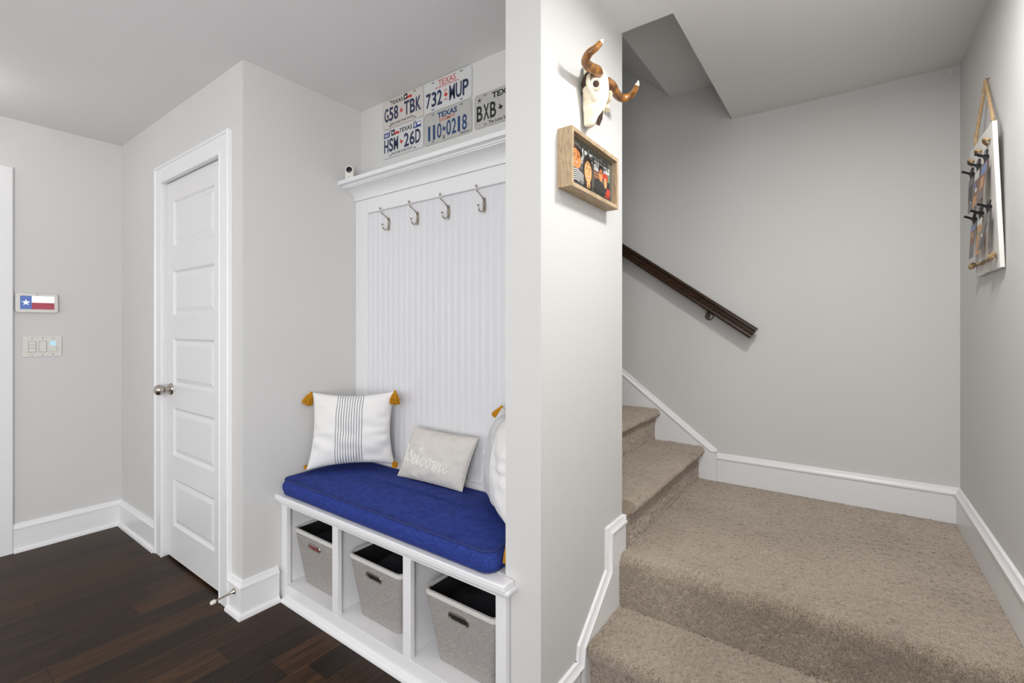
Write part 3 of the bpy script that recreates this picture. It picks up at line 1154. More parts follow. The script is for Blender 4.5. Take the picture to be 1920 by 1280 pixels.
# small lumbar pillow with an embroidered word
c = [(-1.693, 1.440, .582), (-1.312, 1.458, .580), (-1.262, 1.502, .800), (-1.650, 1.500, .802)]
o, P, N = pillow_mesh('lumbar_pillow', 'linen', c, .040, pinch=.035, seed=5, wrinkle=.0028, piping='linen')
tag(o, 'small oatmeal lumbar pillow embroidered welcome in the middle of the bench', 'pillow')


def script_word(parent, P):
    """the word written in one looping line, strokes in pillow coordinates"""
    S = []
    # each letter: list of (x,y) in its own units, height 1 = x-height
    def L(ox, pts): S.append([(ox + x, y) for x, y in pts])
    L(0.0, [(-.1, 1.75), (.02, 1.9), (.05, 1.3), (.0, .4), (.12, .0), (.34, .25), (.48, .95), (.50, .35), (.62, .0), (.86, .2), (1.0, .75), (1.05, 1.35), (.95, 1.1), (1.12, .72), (1.3, .8)])
    L(1.3, [(0, .8 - .35), (.35, .55), (.48, .85), (.3, 1.0), (.12, .7), (.15, .2), (.4, .0), (.68, .3)])
    L(1.98, [(0, .3), (.35, 1.2), (.4, 1.9), (.25, 1.95), (.15, 1.3), (.15, .4), (.3, .0), (.55, .3)])
    L(2.53, [(0, .3), (.25, .8), (.5, .95), (.6, .8)])
    L(2.53, [(.25, .8), (.12, .4), (.28, .02), (.55, .05), (.8, .35)])
    L(3.33, [(0, .35), (.15, .8), (.4, 1.0), (.62, .7), (.55, .2), (.3, .0), (.1, .25), (.15, .7), (.4, .98), (.75, .85), (.95, .8)])
    L(4.28, [(0, .8), (.12, .9), (.15, .4), (.14, .0), (.2, .5), (.38, .95), (.5, .8), (.5, .0), (.58, .55), (.76, .95), (.9, .75), (.9, .2), (1.02, .0), (1.25, .3)])
    L(5.53, [(0, .3), (.35, .5), (.46, .85), (.28, 1.0), (.1, .7), (.12, .2), (.38, .0), (.75, .35)])
    b = MB()
    tot = 6.3
    for st in S:
        pts = []
        for x, y, _ in smoothpts([(x, y, 0) for x, y in st], 5):
            u = -.88 + x / tot * 1.50
            v = -.12 + (y - .9) * .34 - (u * .10)
            pts.append(P(u, v, 1) + N * .0012)
        b.tube(pts, .0023, 6)
    return b.build('embroidered_word', 'embroid', parent, smooth=True)


tag(script_word(o, P), 'raised ivory stitched lettering')

# ================================================================ STORAGE BINS
def make_bin(x0, w, label, seed, reddish=False):
    """x0 = left top corner at the front, w = top width"""
    zb, zt = ZF + .0015, .330
    yf, yb = 1.172, 1.475
    xi = .040 if True else 0
    t = thing('storage_bin', label, 'storage bin', (x0 + w / 2, 1.32, zb), 'canvas bins in the bench cubbies')
    top = (x0, x0 + w, yf, yb); bot = (x0 + xi, x0 + w - xi, yf + .030, yb - .02)
    r = .022

    def loop(R, z, ins=0, sag=0):
        a, c, e, g = R; a += ins; c -= ins; e += ins; g -= ins
        pts = []
        def arc(px, py, a0):
            for k in range(7):
                an = math.radians(a0 + 15 * k); pts.append((px + r * math.cos(an), py + r * math.sin(an), z))
        arc(c - r, g - r, 0); arc(a + r, g - r, 90); arc(a + r, e + r, 180); arc(c - r, e + r, 270)
        return pts
    n = 28
    b = MB()
    A, B = loop(bot, zb), loop(top, zt)
    b.add(A + B, [(k, (k + 1) % n, n + (k + 1) % n, n + k) for k in range(n)] + [tuple(range(n))[::-1]])
    b.build('fabric_body', 'greycanvas', t, smooth=True, angle=30, fix=False)
    b = MB()
    A, B = loop(bot, zb + .006, .007), loop(top, zt, .006)
    b.add(A + B, [(n + k, n + (k + 1) % n, (k + 1) % n, k) for k in range(n)] + [tuple(range(n))])
    tag(b.build('lining', 'blackmatte', t, smooth=True, angle=30, fix=False), 'black inner lining')
    b = MB()
    R = [Vector(p) for p in loop(top, zt - .003)]
    # hem: a flat band folded over the rim
    inn = [Vector(p) for p in loop(top, zt - .003, .007)]
    lo = [Vector(p) for p in loop((x0 + xi * .05, x0 + w - xi * .05, yf + .0015, yb - .0015), zt - .016, -.0012)]
    up = [Vector(p) for p in loop(top, zt + .001, -.0012)]
    ui = [Vector(p) for p in loop(top, zt + .001, .007)]
    li = [Vector(p) for p in loop(top, zt - .014, .0075)]
    vs = lo + up + ui + li
    fs = []
    for q in range(3):
        for k in range(n):
            fs.append((q * n + k, q * n + (k + 1) % n, (q + 1) * n + (k + 1) % n, (q + 1) * n + k))
    b.add(vs, fs)
    b.build('rim', 'whitebind', t, smooth=True, angle=40)
    # oval metal handle eyelet in the front face
    h = zt - zb
    zc = .2735
    fy = lambda z: yf + .030 * (zt - z) / h
    nrm = Vector((0, -1, -.030 / h)).normalized(); up_ = Vector((0, -.030 / h, 1)).normalized()
    C = Vector((x0 + w / 2, fy(zc), zc))
    def stadium(L, R_, m=10):
        return [(L * sgn + R_ * math.cos(math.radians(a0 + 180 * k / m)), R_ * math.sin(math.radians(a0 + 180 * k / m)))
                for sgn, a0 in ((1, -90), (-1, 90)) for k in range(m + 1)]
    b = MB()
    P3 = [C + Vector((1, 0, 0)) * u + up_ * v + nrm * .001 for u, v in stadium(.032, .0125)]
    P3.append(P3[0])
    b.tube(P3, .0040, 8)
    tag(b.build('handle_eyelet', 'nickel', t, smooth=True), 'oval metal handle eyelet')
    b = MB()
    b.prism(stadium(.032, .0115), .0008, C, (1, 0, 0), up_, nrm)
    b.build('handle_opening', 'redbrown' if reddish else 'blackmatte', t)
    # clothes inside
    rs = random.Random(seed)
    b = MB()
    m = 26
    rows = []
    for i in range(m + 1):
        row = []
        for j in range(m + 1):
            u, v = i / m, j / m
            fx = x0 + .020 + (w - .040) * u; fyy = yf + .025 + (yb - yf - .05) * v
            zz = zt - .085 + .05 * math.sin(math.pi * u) * math.sin(math.pi * v) * 1.0 + .012 * math.sin(9 * u + seed) * math.sin(7 * v + seed * 2) + .008 * rs.random()
            ed = min(u, 1 - u, v, 1 - v)
            zz = zz if ed > .02 else zz - .02
            row.append((fx, fyy, zz))
        rows.append(row)
    b.grid(rows)
    cb_ = b.build('folded_clothing', 'darkcloth', smooth=True, angle=0)
    tag(cb_, ['pile of dark clothing inside the bin beside the closet corner', 'pile of dark clothing inside the middle bin',
              'pile of dark clothing inside the bin beside the partition'][seed % 3], 'clothing', 'dark clothing in the bins')
    return t


make_bin(-2.112, .330, 'heather grey canvas bin in the left cubby beside the closet corner', 0, True)
make_bin(-1.690, .325, 'heather grey canvas bin in the middle cubby', 1)
make_bin(-1.240, .330, 'heather grey canvas bin in the right cubby beside the partition', 2)

# ================================================================ LICENSE PLATES
TX = [(.31, 1), (.52, 1), (.52, .75), (.62, .70), (.75, .67), (.88, .68), (.97, .64), (1, .5), (.99, .38), (.88, .33), (.78, .24), (.70, .14), (.71, 0),
      (.62, .03), (.54, .17), (.46, .29), (.38, .26), (.31, .20), (.24, .26), (.15, .40), (0, .50), (.31, .50)]


def star(cx, cy, r, rot=90, inner=.38, n=5):
    return [(cx + (r if k % 2 == 0 else r * inner) * math.cos(math.radians(rot + 180 / n * k)),
             cy + (r if k % 2 == 0 else r * inner) * math.sin(math.radians(rot + 180 / n * k))) for k in range(2 * n)]


PW, PH = .3048, .149
U_, V_, N_ = (1, 0, 0), (0, 0, 1), (0, -1, 0)


def rrect(x0, y0, x1, y1, r, n=6):
    out = []
    for cx, cy, a0 in ((x1 - r, y1 - r, 0), (x0 + r, y1 - r, 90), (x0 + r, y0 + r, 180), (x1 - r, y0 + r, 270)):
        for k in range(n + 1):
            a = math.radians(a0 + 90 * k / n); out.append((cx + r * math.cos(a), cy + r * math.sin(a)))
    return out


def plate(x0, z0, m, label):
    O = Vector((x0, YB - .003, z0))
    t = thing('license_plate', label, 'license plate', tuple(O), 'license plates on the wall above the shelf')
    b = MB()
    b.prism(rrect(0, 0, PW, PH, .014), .0012, O, U_, V_, N_)
    # embossed rim and bolt slots
    P3 = [O + Vector((u, -.0012, v)) for u, v in rrect(.004, .004, PW - .004, PH - .004, .011)]
    P3.append(P3[0])
    b.tube(P3, .0013, 6)
    b.build('plate_sheet', m, t, smooth=True, angle=30)
    for u in (.062, PW - .062):
        for v in (.011, PH - .011):
            b = MB(); b.prism(rrect(u - .009, v - .0032, u + .009, v + .0032, .003, 3), .0003, O + Vector((0, -.0012, 0)), U_, V_, N_)
            b.build('bolt_slot', 'grey', t)
    return O + Vector((0, -.0012, 0)), t


def ptext(s, box, O, t, m, name, bold=.01, depth=.0006, shear=0):
    return text(s, box, O, U_, V_, N_, m, name, t, depth=depth, bold=bold, shear=shear)


def shape(poly, O, t, m, name, h=.0006, lift=0):
    b = MB(); b.prism(poly, h, Vector(O) + Vector((0, -lift, 0)), U_, V_, N_)
    return b.build(name, m, t)


def tx(cx, cy, s, O, t, m):
    return shape([(cx + (u - .5) * s, cy + (v - .5) * s) for u, v in TX], O, t, m, 'state_outline')


def chars(word, u0, u1, v0, v1, O, t, m, gap=.14, bold=.02, thin=()):
    n = len(word); w = (u1 - u0) / (n + gap * (n - 1))
    for i, ch in enumerate(word):
        a = u0 + i * w * (1 + gap)
        ww = w
        if ch == '1':
            a += w * .2; ww = w * .5
        ptext(ch, (a, v0, a + ww, v1), O, t, m, 'plate_character', bold)


def flag_emblem(u, v, O, t, s=.024):
    shape([(u, v), (u + s, v + .002), (u + s, v + s + .004), (u + s * .5, v + s * 1.15), (u, v + s)], O, t, 'ink', 'flag_emblem')
    shape(star(u + s * .5, v + s * .55, s * .36), O, t, 'white', 'flag_emblem', lift=.0006)
    shape([(u + s, v), (u + s * 1.5, v + .004), (u + s * 2.3, v), (u + s * 2.3, v + s * .5), (u + s * 1.5, v + s * .6), (u + s, v + s * .45)], O, t, 'red', 'flag_emblem')


O, t = plate(-1.970, 2.2895, 'plate_cream', 'cream license plate reading G58 TBK, upper left on the wall')
ptext('TEXAS', (.066, .116, .156, .136), O, t, 'ink', 'state_name', .015)
flag_emblem(.164, .114, O, t, .026)
chars('G58', .016, .122, .036, .106, O, t, 'navy'); chars('TBK', .168, .288, .036, .106, O, t, 'navy')
tx(.144, .070, .026, O, t, 'red'); ptext('THE LONE STAR STATE', (.060, .012, .232, .024), O, t, 'ink', 'slogan', .005)

O, t = plate(-1.6625, 2.2885, 'plate_white', 'white license plate reading 732 MUP, upper right beside the ceiling')
ptext('TEXAS', (.098, .112, .208, .140), O, t, 'red', 'state_name', .0)
ptext('SESQUICENTENNIAL', (.076, .1005, .228, .1095), O, t, 'red', 'slogan', .004)
chars('732', .016, .122, .024, .094, O, t, 'navy'); chars('MUP', .168, .286, .024, .094, O, t, 'navy')
tx(.145, .060, .026, O, t, 'red')
ptext('1836', (.134, .078, .156, .085), O, t, 'red', 'plate_year', .004); ptext('1986', (.134, .034, .156, .041), O, t, 'red', 'plate_year', .004)

O, t = plate(-1.970, 2.1385, 'plate_white', 'white license plate with blue stickers reading HSM 26D, lower left')
shape(rrect(.012, .106, .058, .132, .002, 2), O, t, 'sticker', 'month_sticker'); ptext('MAY', (.018, .110, .052, .126), O + Vector((0, -.0006, 0)), t, 'white', 'sticker_text', .01, .0003)
flag_emblem(.070, .108, O, t, .026)
ptext('TEXAS', (.132, .110, .224, .132), O, t, 'ink', 'state_name', .015)
shape(rrect(.234, .106, .288, .132, .002, 2), O, t, 'sticker', 'year_sticker'); ptext('99', (.239, .110, .254, .128), O + Vector((0, -.0006, 0)), t, 'white', 'sticker_text', .01, .0003)
shape(rrect(.262, .118, .286, .129, .001, 2), O + Vector((0, -.0006, 0)), t, 'white', 'year_sticker', .0002)
chars('HSM', .014, .122, .030, .098, O, t, 'navy'); chars('26D', .166, .284, .030, .098, O, t, 'navy')
tx(.144, .064, .026, O, t, 'red'); ptext('THE LONE STAR STATE', (.070, .010, .226, .022), O, t, 'ink', 'slogan', .005)

O, t = plate(-1.6625, 2.1375, 'plate_grey', 'grey exempt license plate reading 110 0218, lower middle')
ptext('TEXAS', (.092, .112, .216, .138), O, t, 'blue', 'state_name', .03)
ptext('EXEMPT', (.106, .094, .204, .108), O, t, 'orange', 'plate_type', .008)
chars('110', .024, .118, .018, .088, O, t, 'blue', bold=.012); chars('0218', .150, .276, .018, .088, O, t, 'blue', bold=.012)
tx(.133, .056, .026, O, t, 'blue')
shape([(.133 + .008 * math.cos(k * .524), .016 + .008 * math.sin(k * .524)) for k in range(12)], O, t, 'navy', 'round_sticker')
ptext('04', (.1285, .0125, .1375, .0195), O + Vector((0, -.0006, 0)), t, 'white', 'sticker_text', .0, .0002)
shape(rrect(.236, .006, .290, .012, .001, 2), O, t, 'grey', 'round_sticker')

O, t = plate(-1.343, 2.1385, 'plate_grey', 'grey license plate with black letters BXB, cut off by the partition')
ptext('TEXAS', (.100, .112, .226, .138), O, t, 'ink', 'state_name', .03)
shape(star(.030, .122, .016, 90, .22), O, t, 'ink', 'star_emblem')
chars('BXB', .014, .122, .030, .098, O, t, 'ink'); chars('1', .168, .200, .030, .098, O, t, 'ink')
tx(.144, .064, .026, O, t, 'ink'); ptext('The Lone Star State', (.080, .008, .236, .022), O, t, 'ink', 'slogan', .012)

# ================================================================ THINGS ON THE LEFT WALL
# wall plane x = XL facing +x ; u runs along +y
UL, VL, NL = (0, 1, 0), (0, 0, 1), (1, 0, 0)
tb = thing('wall_tablet', 'white wall tablet showing a lone star flag beside the doorway casing', 'tablet', (XL, .58, 1.41))
b = MB()
b.prism(rrect(.487, 1.353, .662, 1.463, .014), .016, (XL + .001, 0, 0), UL, VL, NL)
b.build('bezel', 'greyplastic', tb, bevel=.002)
b = MB(); b.prism(rrect(.4875, 1.3535, .6615, 1.4625, .0135), .003, (XL + .017, 0, 0), UL, VL, NL)
b.build('front_glass', 'plastic', tb, bevel=.001)
su0, su1, sv0, sv1 = .506, .646, 1.372, 1.448
XF = XL + .0201
def scr(poly, m, name, lift=0.0):
    q = MB(); q.prism(poly, .0004, (XF + lift, 0, 0), UL, VL, NL); return q.build(name, m, screen_parent)
q = MB(); q.prism([(su0, sv0), (su1, sv0), (su1, sv1), (su0, sv1)], .0002, (XF, 0, 0), UL, VL, NL)
screen = q.build('screen', 'black', tb); screen_parent = screen
us = su0 + (su1 - su0) * .33; vm = (sv0 + sv1) / 2
scr([(su0, sv0), (us, sv0), (us, sv1), (su0, sv1)], 'scr_blue', 'flag_field', .0002)
scr([(us, vm), (su1, vm), (su1, sv1), (us, sv1)], 'scr_white', 'flag_field', .0002)
scr([(us, sv0), (su1, sv0), (su1, vm), (us, vm)], 'scr_red', 'flag_field', .0002)
scr(star((su0 + us) / 2, vm, .019), 'scr_white', 'flag_star', .0006)
q = MB(); q.lathe([(.001, 0), (.0025, 0), (.002, .0008), (.001, .001)], (XF, .576, 1.4565), NL, 14); q.build('camera_lens', 'black', tb)

sw = thing('switch_plate', 'white triple switch plate on the wall under the tablet', 'light switch', (XL, .60, 1.157))
b = MB(); b.prism(rrect(.517, 1.098, .681, 1.216, .004), .0055, (XL + .0005, 0, 0), UL, VL, NL)
b.build('cover_plate', 'plastic', sw, bevel=.002)
XS_ = XL + .006
for k, yc in enumerate((.556, .600, .643)):
    q = MB(); q.prism(rrect(yc - .0165, 1.124, yc + .0165, 1.190, .002), .0015, (XS_, 0, 0), UL, VL, NL)
    g = q.build('switch', 'greyplastic' if k < 2 else 'plastic', sw, bevel=.0006)
    q = MB()
    if k == 2:
        q.prism(rrect(yc - .014, 1.150, yc + .014, 1.187, .001), .0015, (XS_ + .0015, 0, 0), UL, VL, NL)
        tag(q.build('indicator', 'glow', g), 'pale blue lit panel')
        q = MB(); q.prism(rrect(yc - .014, 1.127, yc + .014, 1.162, .001), .0030, (XS_ + .0015, 0, 0), UL, VL, NL); q.build('rocker', 'plastic', g, bevel=.0006)
    elif k == 1:
        q.prism(rrect(yc - .014, 1.127, yc + .014, 1.187, .001), .0030, (XS_ + .0015, 0, 0), UL, VL, NL); q.build('rocker', 'plastic', g, bevel=.0008)
    else:
        for z0_, z1_ in ((1.127, 1.147), (1.149, 1.165), (1.167, 1.187)):
            q.prism(rrect(yc - .014, z0_, yc + .014, z1_, .001), .0028, (XS_ + .0015, 0, 0), UL, VL, NL)
        q.build('buttons', 'plastic', g, bevel=.0006)
    for z in (1.109, 1.205):
        q = MB(); q.lathe([(.001, 0), (.0028, 0), (.002, .001), (.001, .0012)], (XS_, yc, z), NL, 12)
        q.build('screw', 'grey', sw)

q = MB(); q.box(.3665, .3755, YR - .006, YR, 2.402, 2.424)
tag(q.build('wall_clip', 'rubber', bevel=.001), 'tiny white plastic clip high on the stair wall by the right corner', 'clip')

# ================================================================ COW SKULL
sk = thing('cow_skull', 'ivory cow skull ornament with brown horns hanging above the picture frame', 'skull ornament', (XP, 1.46, 2.05))
def SKP(w, z, out): return Vector((XP + out, 1.462 + w, z))
# sections down the skull: z, half width, outward depth, flatness, tilt of the axis
secs = [(2.156, .018, .030, .0), (2.150, .040, .046, .0), (2.138, .052, .058, .0), (2.120, .055, .066, 0), (2.100, .050, .072, -.001), (2.078, .056, .074, -.002),
        (2.058, .060, .074, -.003), (2.038, .052, .072, -.005), (2.018, .046, .068, -.008), (1.998, .045, .062, -.012), (1.982, .038, .056, -.016),
        (1.968, .029, .048, -.024), (1.954, .022, .040, -.030), (1.945, .018, .032, -.034), (1.941, .008, .022, -.035)]
secs_s = smoothpts([(z, hw, dp) for z, hw, dp, _ in secs], 3)
offs = smoothpts([(o_, 0, 0) for *_, o_ in secs], 3)
b = MB(); rows = []
for q_, o_ in zip(secs_s, offs):
    z, hw, dp = q_
    row = []
    for k in range(29):
        a = math.radians(-20 + 220 * k / 28)
        w = hw * math.cos(a); out = max(.004, .012 + (dp - .012) * max(0, math.sin(a)) ** .75)
        # ridge down the middle and hollow cheeks
        out += .004 * math.exp(-(w / .012) ** 2) - .010 * math.exp(-((abs(w) - hw * .7) / .012) ** 2) * math.exp(-((z - 2.02) / .02) ** 2)
        row.append(SKP(w + o_.x, z, out))
    rows.append(row)
b.grid(rows)
b.build('bone', 'bone', sk, smooth=True, angle=0, fix=True)
# brow rings, eye hollows, temples, nose opening
for s in (-1, 1):
    e = SKP(s * .047 - .002, 2.068, .052); ed = Vector((.62, s * .78, -.05)).normalized()
    b = MB()
    ring = []
    A_ = ed.cross(Vector((0, 0, 1))).normalized(); B_ = ed.cross(A_)
    for k in range(25):
        a = 2 * math.pi * k / 24
        ring.append(e + ed * .007 + (A_ * math.cos(a) * .0150 + B_ * math.sin(a) * .0160))
    b.tube(ring, .0052, 8)
    b.build('eye_ring', 'bone', sk, smooth=True)
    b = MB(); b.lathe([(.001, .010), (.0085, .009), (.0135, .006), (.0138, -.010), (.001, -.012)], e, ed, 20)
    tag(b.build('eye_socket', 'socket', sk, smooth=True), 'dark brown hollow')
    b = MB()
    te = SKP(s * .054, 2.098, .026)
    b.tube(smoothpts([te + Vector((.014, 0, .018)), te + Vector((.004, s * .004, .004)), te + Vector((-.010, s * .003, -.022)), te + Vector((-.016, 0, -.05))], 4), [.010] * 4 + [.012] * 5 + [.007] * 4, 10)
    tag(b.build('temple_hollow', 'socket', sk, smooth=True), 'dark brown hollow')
    b = MB()
    # cheek arch
    b.tube(smoothpts([SKP(s * .050, 2.115, .034), SKP(s * .066, 2.090, .036), SKP(s * .068, 2.066, .036), SKP(s * .056, 2.040, .046), SKP(s * .044, 2.020, .054)], 4),
           [.007] * 6 + [.0075] * 6 + [.009] * 5, 10)
    b.build('cheek_arch', 'bone', sk, smooth=True)
    # horn
    pts = [(.034, 2.112, .055), (.062, 2.107, .063), (.100, 2.101, .060), (.143, 2.098, .064), (.164, 2.106, .086), (.159, 2.118, .107), (.152, 2.133, .119)]
    PP = smoothpts([SKP(s * w_, z_, o_) for w_, z_, o_ in pts], 6)
    n_ = len(PP)
    R_ = [.0175 * (1 - (i / (n_ - 1)) ** 1.4 * .52) for i in range(n_)]
    b = MB(); b.tube(PP, R_, 16)
    h_ = b.build('horn', 'horn', sk, smooth=True, angle=60)
    tpts = smoothpts([PP[-1], PP[-1] + (PP[-1] - PP[-4]) * .55, PP[-1] + (PP[-1] - PP[-4]) * 1.25 + Vector((0, -s * .002, .002))], 5)
    b = MB(); b.tube(tpts, [R_[-1] * (1 - (i / (len(tpts) - 1)) ** 1.6 * .85) for i in range(len(tpts))], 14)
    tag(b.build('horn_tip', 'horntip', h_, smooth=True, angle=60), 'ivory white horn tip')
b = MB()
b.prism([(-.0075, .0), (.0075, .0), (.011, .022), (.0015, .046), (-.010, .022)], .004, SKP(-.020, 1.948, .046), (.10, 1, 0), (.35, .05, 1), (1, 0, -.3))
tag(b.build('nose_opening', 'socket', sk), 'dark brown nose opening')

# ================================================================ TOGETHER FRAME
# slightly tilted shadow-box on the partition
fx0, fx1 = XP, XP + .050
fc = Vector((XP + .0005, 1.432, 1.789))
rot = math.radians(-.3)
Uf = Vector((0, math.cos(rot), math.sin(rot))); Vf = Vector((0, -math.sin(rot), math.cos(rot))); Nf = Vector((1, 0, 0))
FW, FH, FD, FB = .1765, .0920, .050, .013
pf = thing('picture_frame', 'weathered wood shadow box frame reading TOGETHER with two photos', 'picture frame', tuple(fc))
b = MB()
b.sweep([fc + Uf * u + Vf * v for u, v in ((-FW, -FH), (FW, -FH), (FW, FH), (-FW, FH))], [(0, 0), (FD, 0), (FD, FB), (0, FB)], Nf, closed=True)
b.build('wood_frame', 'oak', pf, bevel=.0008)
b = MB(); b.prism([(-FW + FB, -FH + FB), (FW - FB, -FH + FB), (FW - FB, FH - FB), (-FW + FB, FH - FB)], .004, fc + Nf * .026, Uf, Vf, Nf)
b.build('backing_board', 'matboard', pf)
FO = fc + Nf * .030


def art(parent, items, name, base, O, U, V, N, rect):
    """flat picture made of layered flat inks on one sheet"""
    mats = []; b = MB()
    u0, v0, u1, v1 = rect
    def mi(k):
        if k not in mats: mats.append(k)
        return mats.index(k)
    b.cur = mi(base)
    b.prism([(u0, v0), (u1, v0), (u1, v1), (u0, v1)], .0006, O, U, V, N)
    for i, (m, poly) in enumerate(items):
        b.cur = mi(m)
        q = [(min(max(u0 + x * (u1 - u0), u0), u1), min(max(v0 + y * (v1 - v0), v0), v1)) for x, y in poly]
        n = len(q); l = .0007 + .00008 * i
        b.add([Vector(O) + Vector(U) * x + Vector(V) * y + Vector(N) * l for x, y in q], [tuple(range(n))])
    return b.build(name, mats, parent)


def ell(cx, cy, rx, ry, n=20, rot=0):
    c_, s_ = math.cos(rot), math.sin(rot)
    return [(cx + rx * math.cos(t) * c_ - ry * math.sin(t) * s_, cy + rx * math.cos(t) * s_ + ry * math.sin(t) * c_) for t in [2 * math.pi * k / n for k in range(n)]]


def rc(a, b_, c_, d): return [(a, b_), (c_, b_), (c_, d), (a, d)]


def face(cx, cy, rx, ry, skin, rot=0):
    it = [(skin, ell(cx, cy, rx, ry, 24, rot))]
    for s in (-1, 1):
        it.append(('hair', ell(cx + s * rx * .4, cy + ry * .22, rx * .17, ry * .05)))
        it.append(('hair', ell(cx + s * rx * .4, cy + ry * .40, rx * .24, ry * .035)))
    it.append(('lip', ell(cx + rx * .05, cy - ry * .08, rx * .10, ry * .12)))
    it.append(('lip', ell(cx, cy - ry * .48, rx * .42, ry * .10)))
    it.append(('white', ell(cx, cy - ry * .45, rx * .34, ry * .045)))
    return it


items = [('photosky', rc(.40, .60, 1, 1)), ('photoblack', rc(0, .0, .55, .42)), ('photoblack', [(0, .3), (0, 1), (.14, 1), (.2, .6), (.1, .3)]), ('cloth', [(.0, .40), (.25, .46), (.62, .20), (.66, .0), (0, .0)])]
for k in range(7):
    y = .38 - k * .055
    items.append(('white', [(.02, y), (.28, y + .04), (.60, y - .10), (.61, y - .125), (.28, y + .015), (.02, y - .025)]))
items += [('hair', ell(.30, .84, .23, .18)), ('skin', ell(.07, .62, .04, .07)), ('skin', [(.12, .4), (.3, .36), (.42, .5), (.3, .7), (.12, .6)])]
items += face(.27, .64, .20, .26, 'skin', .15)
items += [('hair', ell(.78, .55, .22, .38)), ('hair', [(.60, .5), (.60, 0), (.98, 0), (.98, .55)])] + face(.78, .45, .165, .30, 'skin2', 0)
items += [('skin2', [(.72, .18), (.86, .18), (.88, 0), (.70, 0)])]
art(pf, items, 'photo_of_two_people', 'photogrey', FO, Uf, Vf, Nf, (-.156, -.062, .002, .056))
items = [('photosky', rc(0, .62, 1, 1)), ('photobrown', rc(0, .40, .45, .70)), ('phototan', rc(0, .50, .45, .53)), ('phototan', rc(0, .60, .45, .63)), ('photogreen', rc(.82, .45, 1, .8)),
         ('photoblack', [(.0, .40), (.3, .50), (.62, .35), (.66, 0), (0, 0)]), ('hair', ell(.42, .80, .15, .16))] + face(.42, .64, .12, .21, 'skin') + \
        [('photoblack', [(.58, .50), (1, .55), (1, 0), (.58, 0)]), ('photored', ell(.70, .66, .17, .12)), ('photored', rc(.54, .56, .88, .62)), ('photored', [(.66, .0), (1, .0), (1, .28), (.84, .34)])] + \
        face(.70, .46, .10, .17, 'skin2')
art(pf, items, 'photo_of_two_people', 'photogrey', FO, Uf, Vf, Nf, (.016, -.062, .140, .046))
b = MB(); b.prism([(-FW + FB, -FH + FB), (FW - FB, -FH + FB), (FW - FB, FH - FB), (-FW + FB, FH - FB)], .0015, fc + Nf * .042, Uf, Vf, Nf)
b.build('glass_pane', 'glass', pf)
text('TOGETHER', (-.116, .022, .104, .055), fc + Nf * .0436, Uf, Vf, Nf, 'stencil', 'lettering', pf, depth=.0004, bold=.022)
text('IS OUR FAVORITE PLACE TO BE', (-.112, -.072, .120, -.058), fc + Nf * .0436, Uf, Vf, Nf, 'stencil', 'lettering', pf, depth=.0004, bold=0)

# ================================================================ PHOTO BOARD ON THE RIGHT WALL
yb0, yb1 = 2.105, 2.445
zb0, zb1 = 1.456, 1.926
BO = Vector((XR - .012, 0, zb0)); tilt = .018 / (zb1 - zb0)
Vb = Vector((-tilt, 0, 1)).normalized(); Ub = Vector((0, -1, 0)); Nb = Vector((-1, 0, -tilt)).normalized()   # u runs toward the camera
BO = Vector((XR - .0025, yb1, zb0))
pb_ = thing('photo_display_board', 'whitewashed hanging photo board with rope and six black clips on the right wall', 'photo board', (XR - .02, 2.28, 1.456))
BW, BHH = yb1 - yb0, zb1 - zb0
b = MB()
for k in range(3):
    a0, a1 = BW * k / 3, BW * (k + 1) / 3 - .0012
    b.prism([(a0, .003 * (k % 2)), (a1, .0), (a1, BHH), (a0, BHH)], .012, BO, Ub, Vb, Nb)
b.build('plank_board', 'whiteboard', pb_, bevel=.0015)
fb = lambda u, v, n: BO + Ub * u + Vb * v + Nb * (.012 + n)
apex = Vector((XR - .010, 2.325, 2.142))


def ropetube(name, pts, r, parent):
    """twisted two-strand look"""
    b = MB()
    P = smoothpts(pts, 8)
    b.tube(P, [r * (1 + .12 * math.sin(i * 2.1)) for i in range(len(P))], 8)
    return b.build(name, 'rope', parent, smooth=True)


ropetube('hanging_rope', [fb(.085, BHH - .006, -.006), fb(.085, BHH + .02, -.004), fb(.085, BHH + .02, -.004).lerp(apex, .5), apex + Vector((0, .004, -.012)), apex,
                          apex + Vector((0, -.004, -.012)), fb(BW - .014, BHH + .02, -.004).lerp(apex, .5), fb(BW - .014, BHH + .02, -.004), fb(BW - .014, BHH - .006, -.006)], .0052, pb_)
b = MB(); b.lathe([(.001, -.012), (.002, -.012), (.002, .0), (.004, .001), (.001, .002)], apex + Vector((.002, 0, .004)), (-1, 0, 0), 10); b.build('nail', 'darknickel', pb_)
for u in (.05, .17, .29):
    ropetube('rope_knot', [fb(u - .022, BHH - .055, .000), fb(u - .012, BHH - .045, .010), fb(u + .006, BHH - .040, .012), fb(u + .020, BHH - .052, .002)], .0046, pb_)
ropetube('bottom_rope', [fb(.012, .035, .010), fb(.06, .045, .006), fb(.11, .036, .008), fb(.17, .042, .005), fb(.23, .036, .008), fb(BW - .03, .042, .010)], .0042, pb_)
for u in (.010, BW - .028):
    b = MB()
    for k in range(9):
        a = k * .7
        ring_ = [fb(u, .042, .012) + Vector((.008 * math.cos(a) * math.cos(t), .012 * math.sin(t), .009 * math.sin(a) * math.cos(t) + .004 * math.cos(t + a))) for t in [2 * math.pi * j / 10 for j in range(11)]]
        b.tube(ring_, .003, 6)
    b.build('rope_knot', 'rope', pb_, smooth=True)
cols3 = (.062, .170, .278)
gr = 'small photo prints clipped to the board'
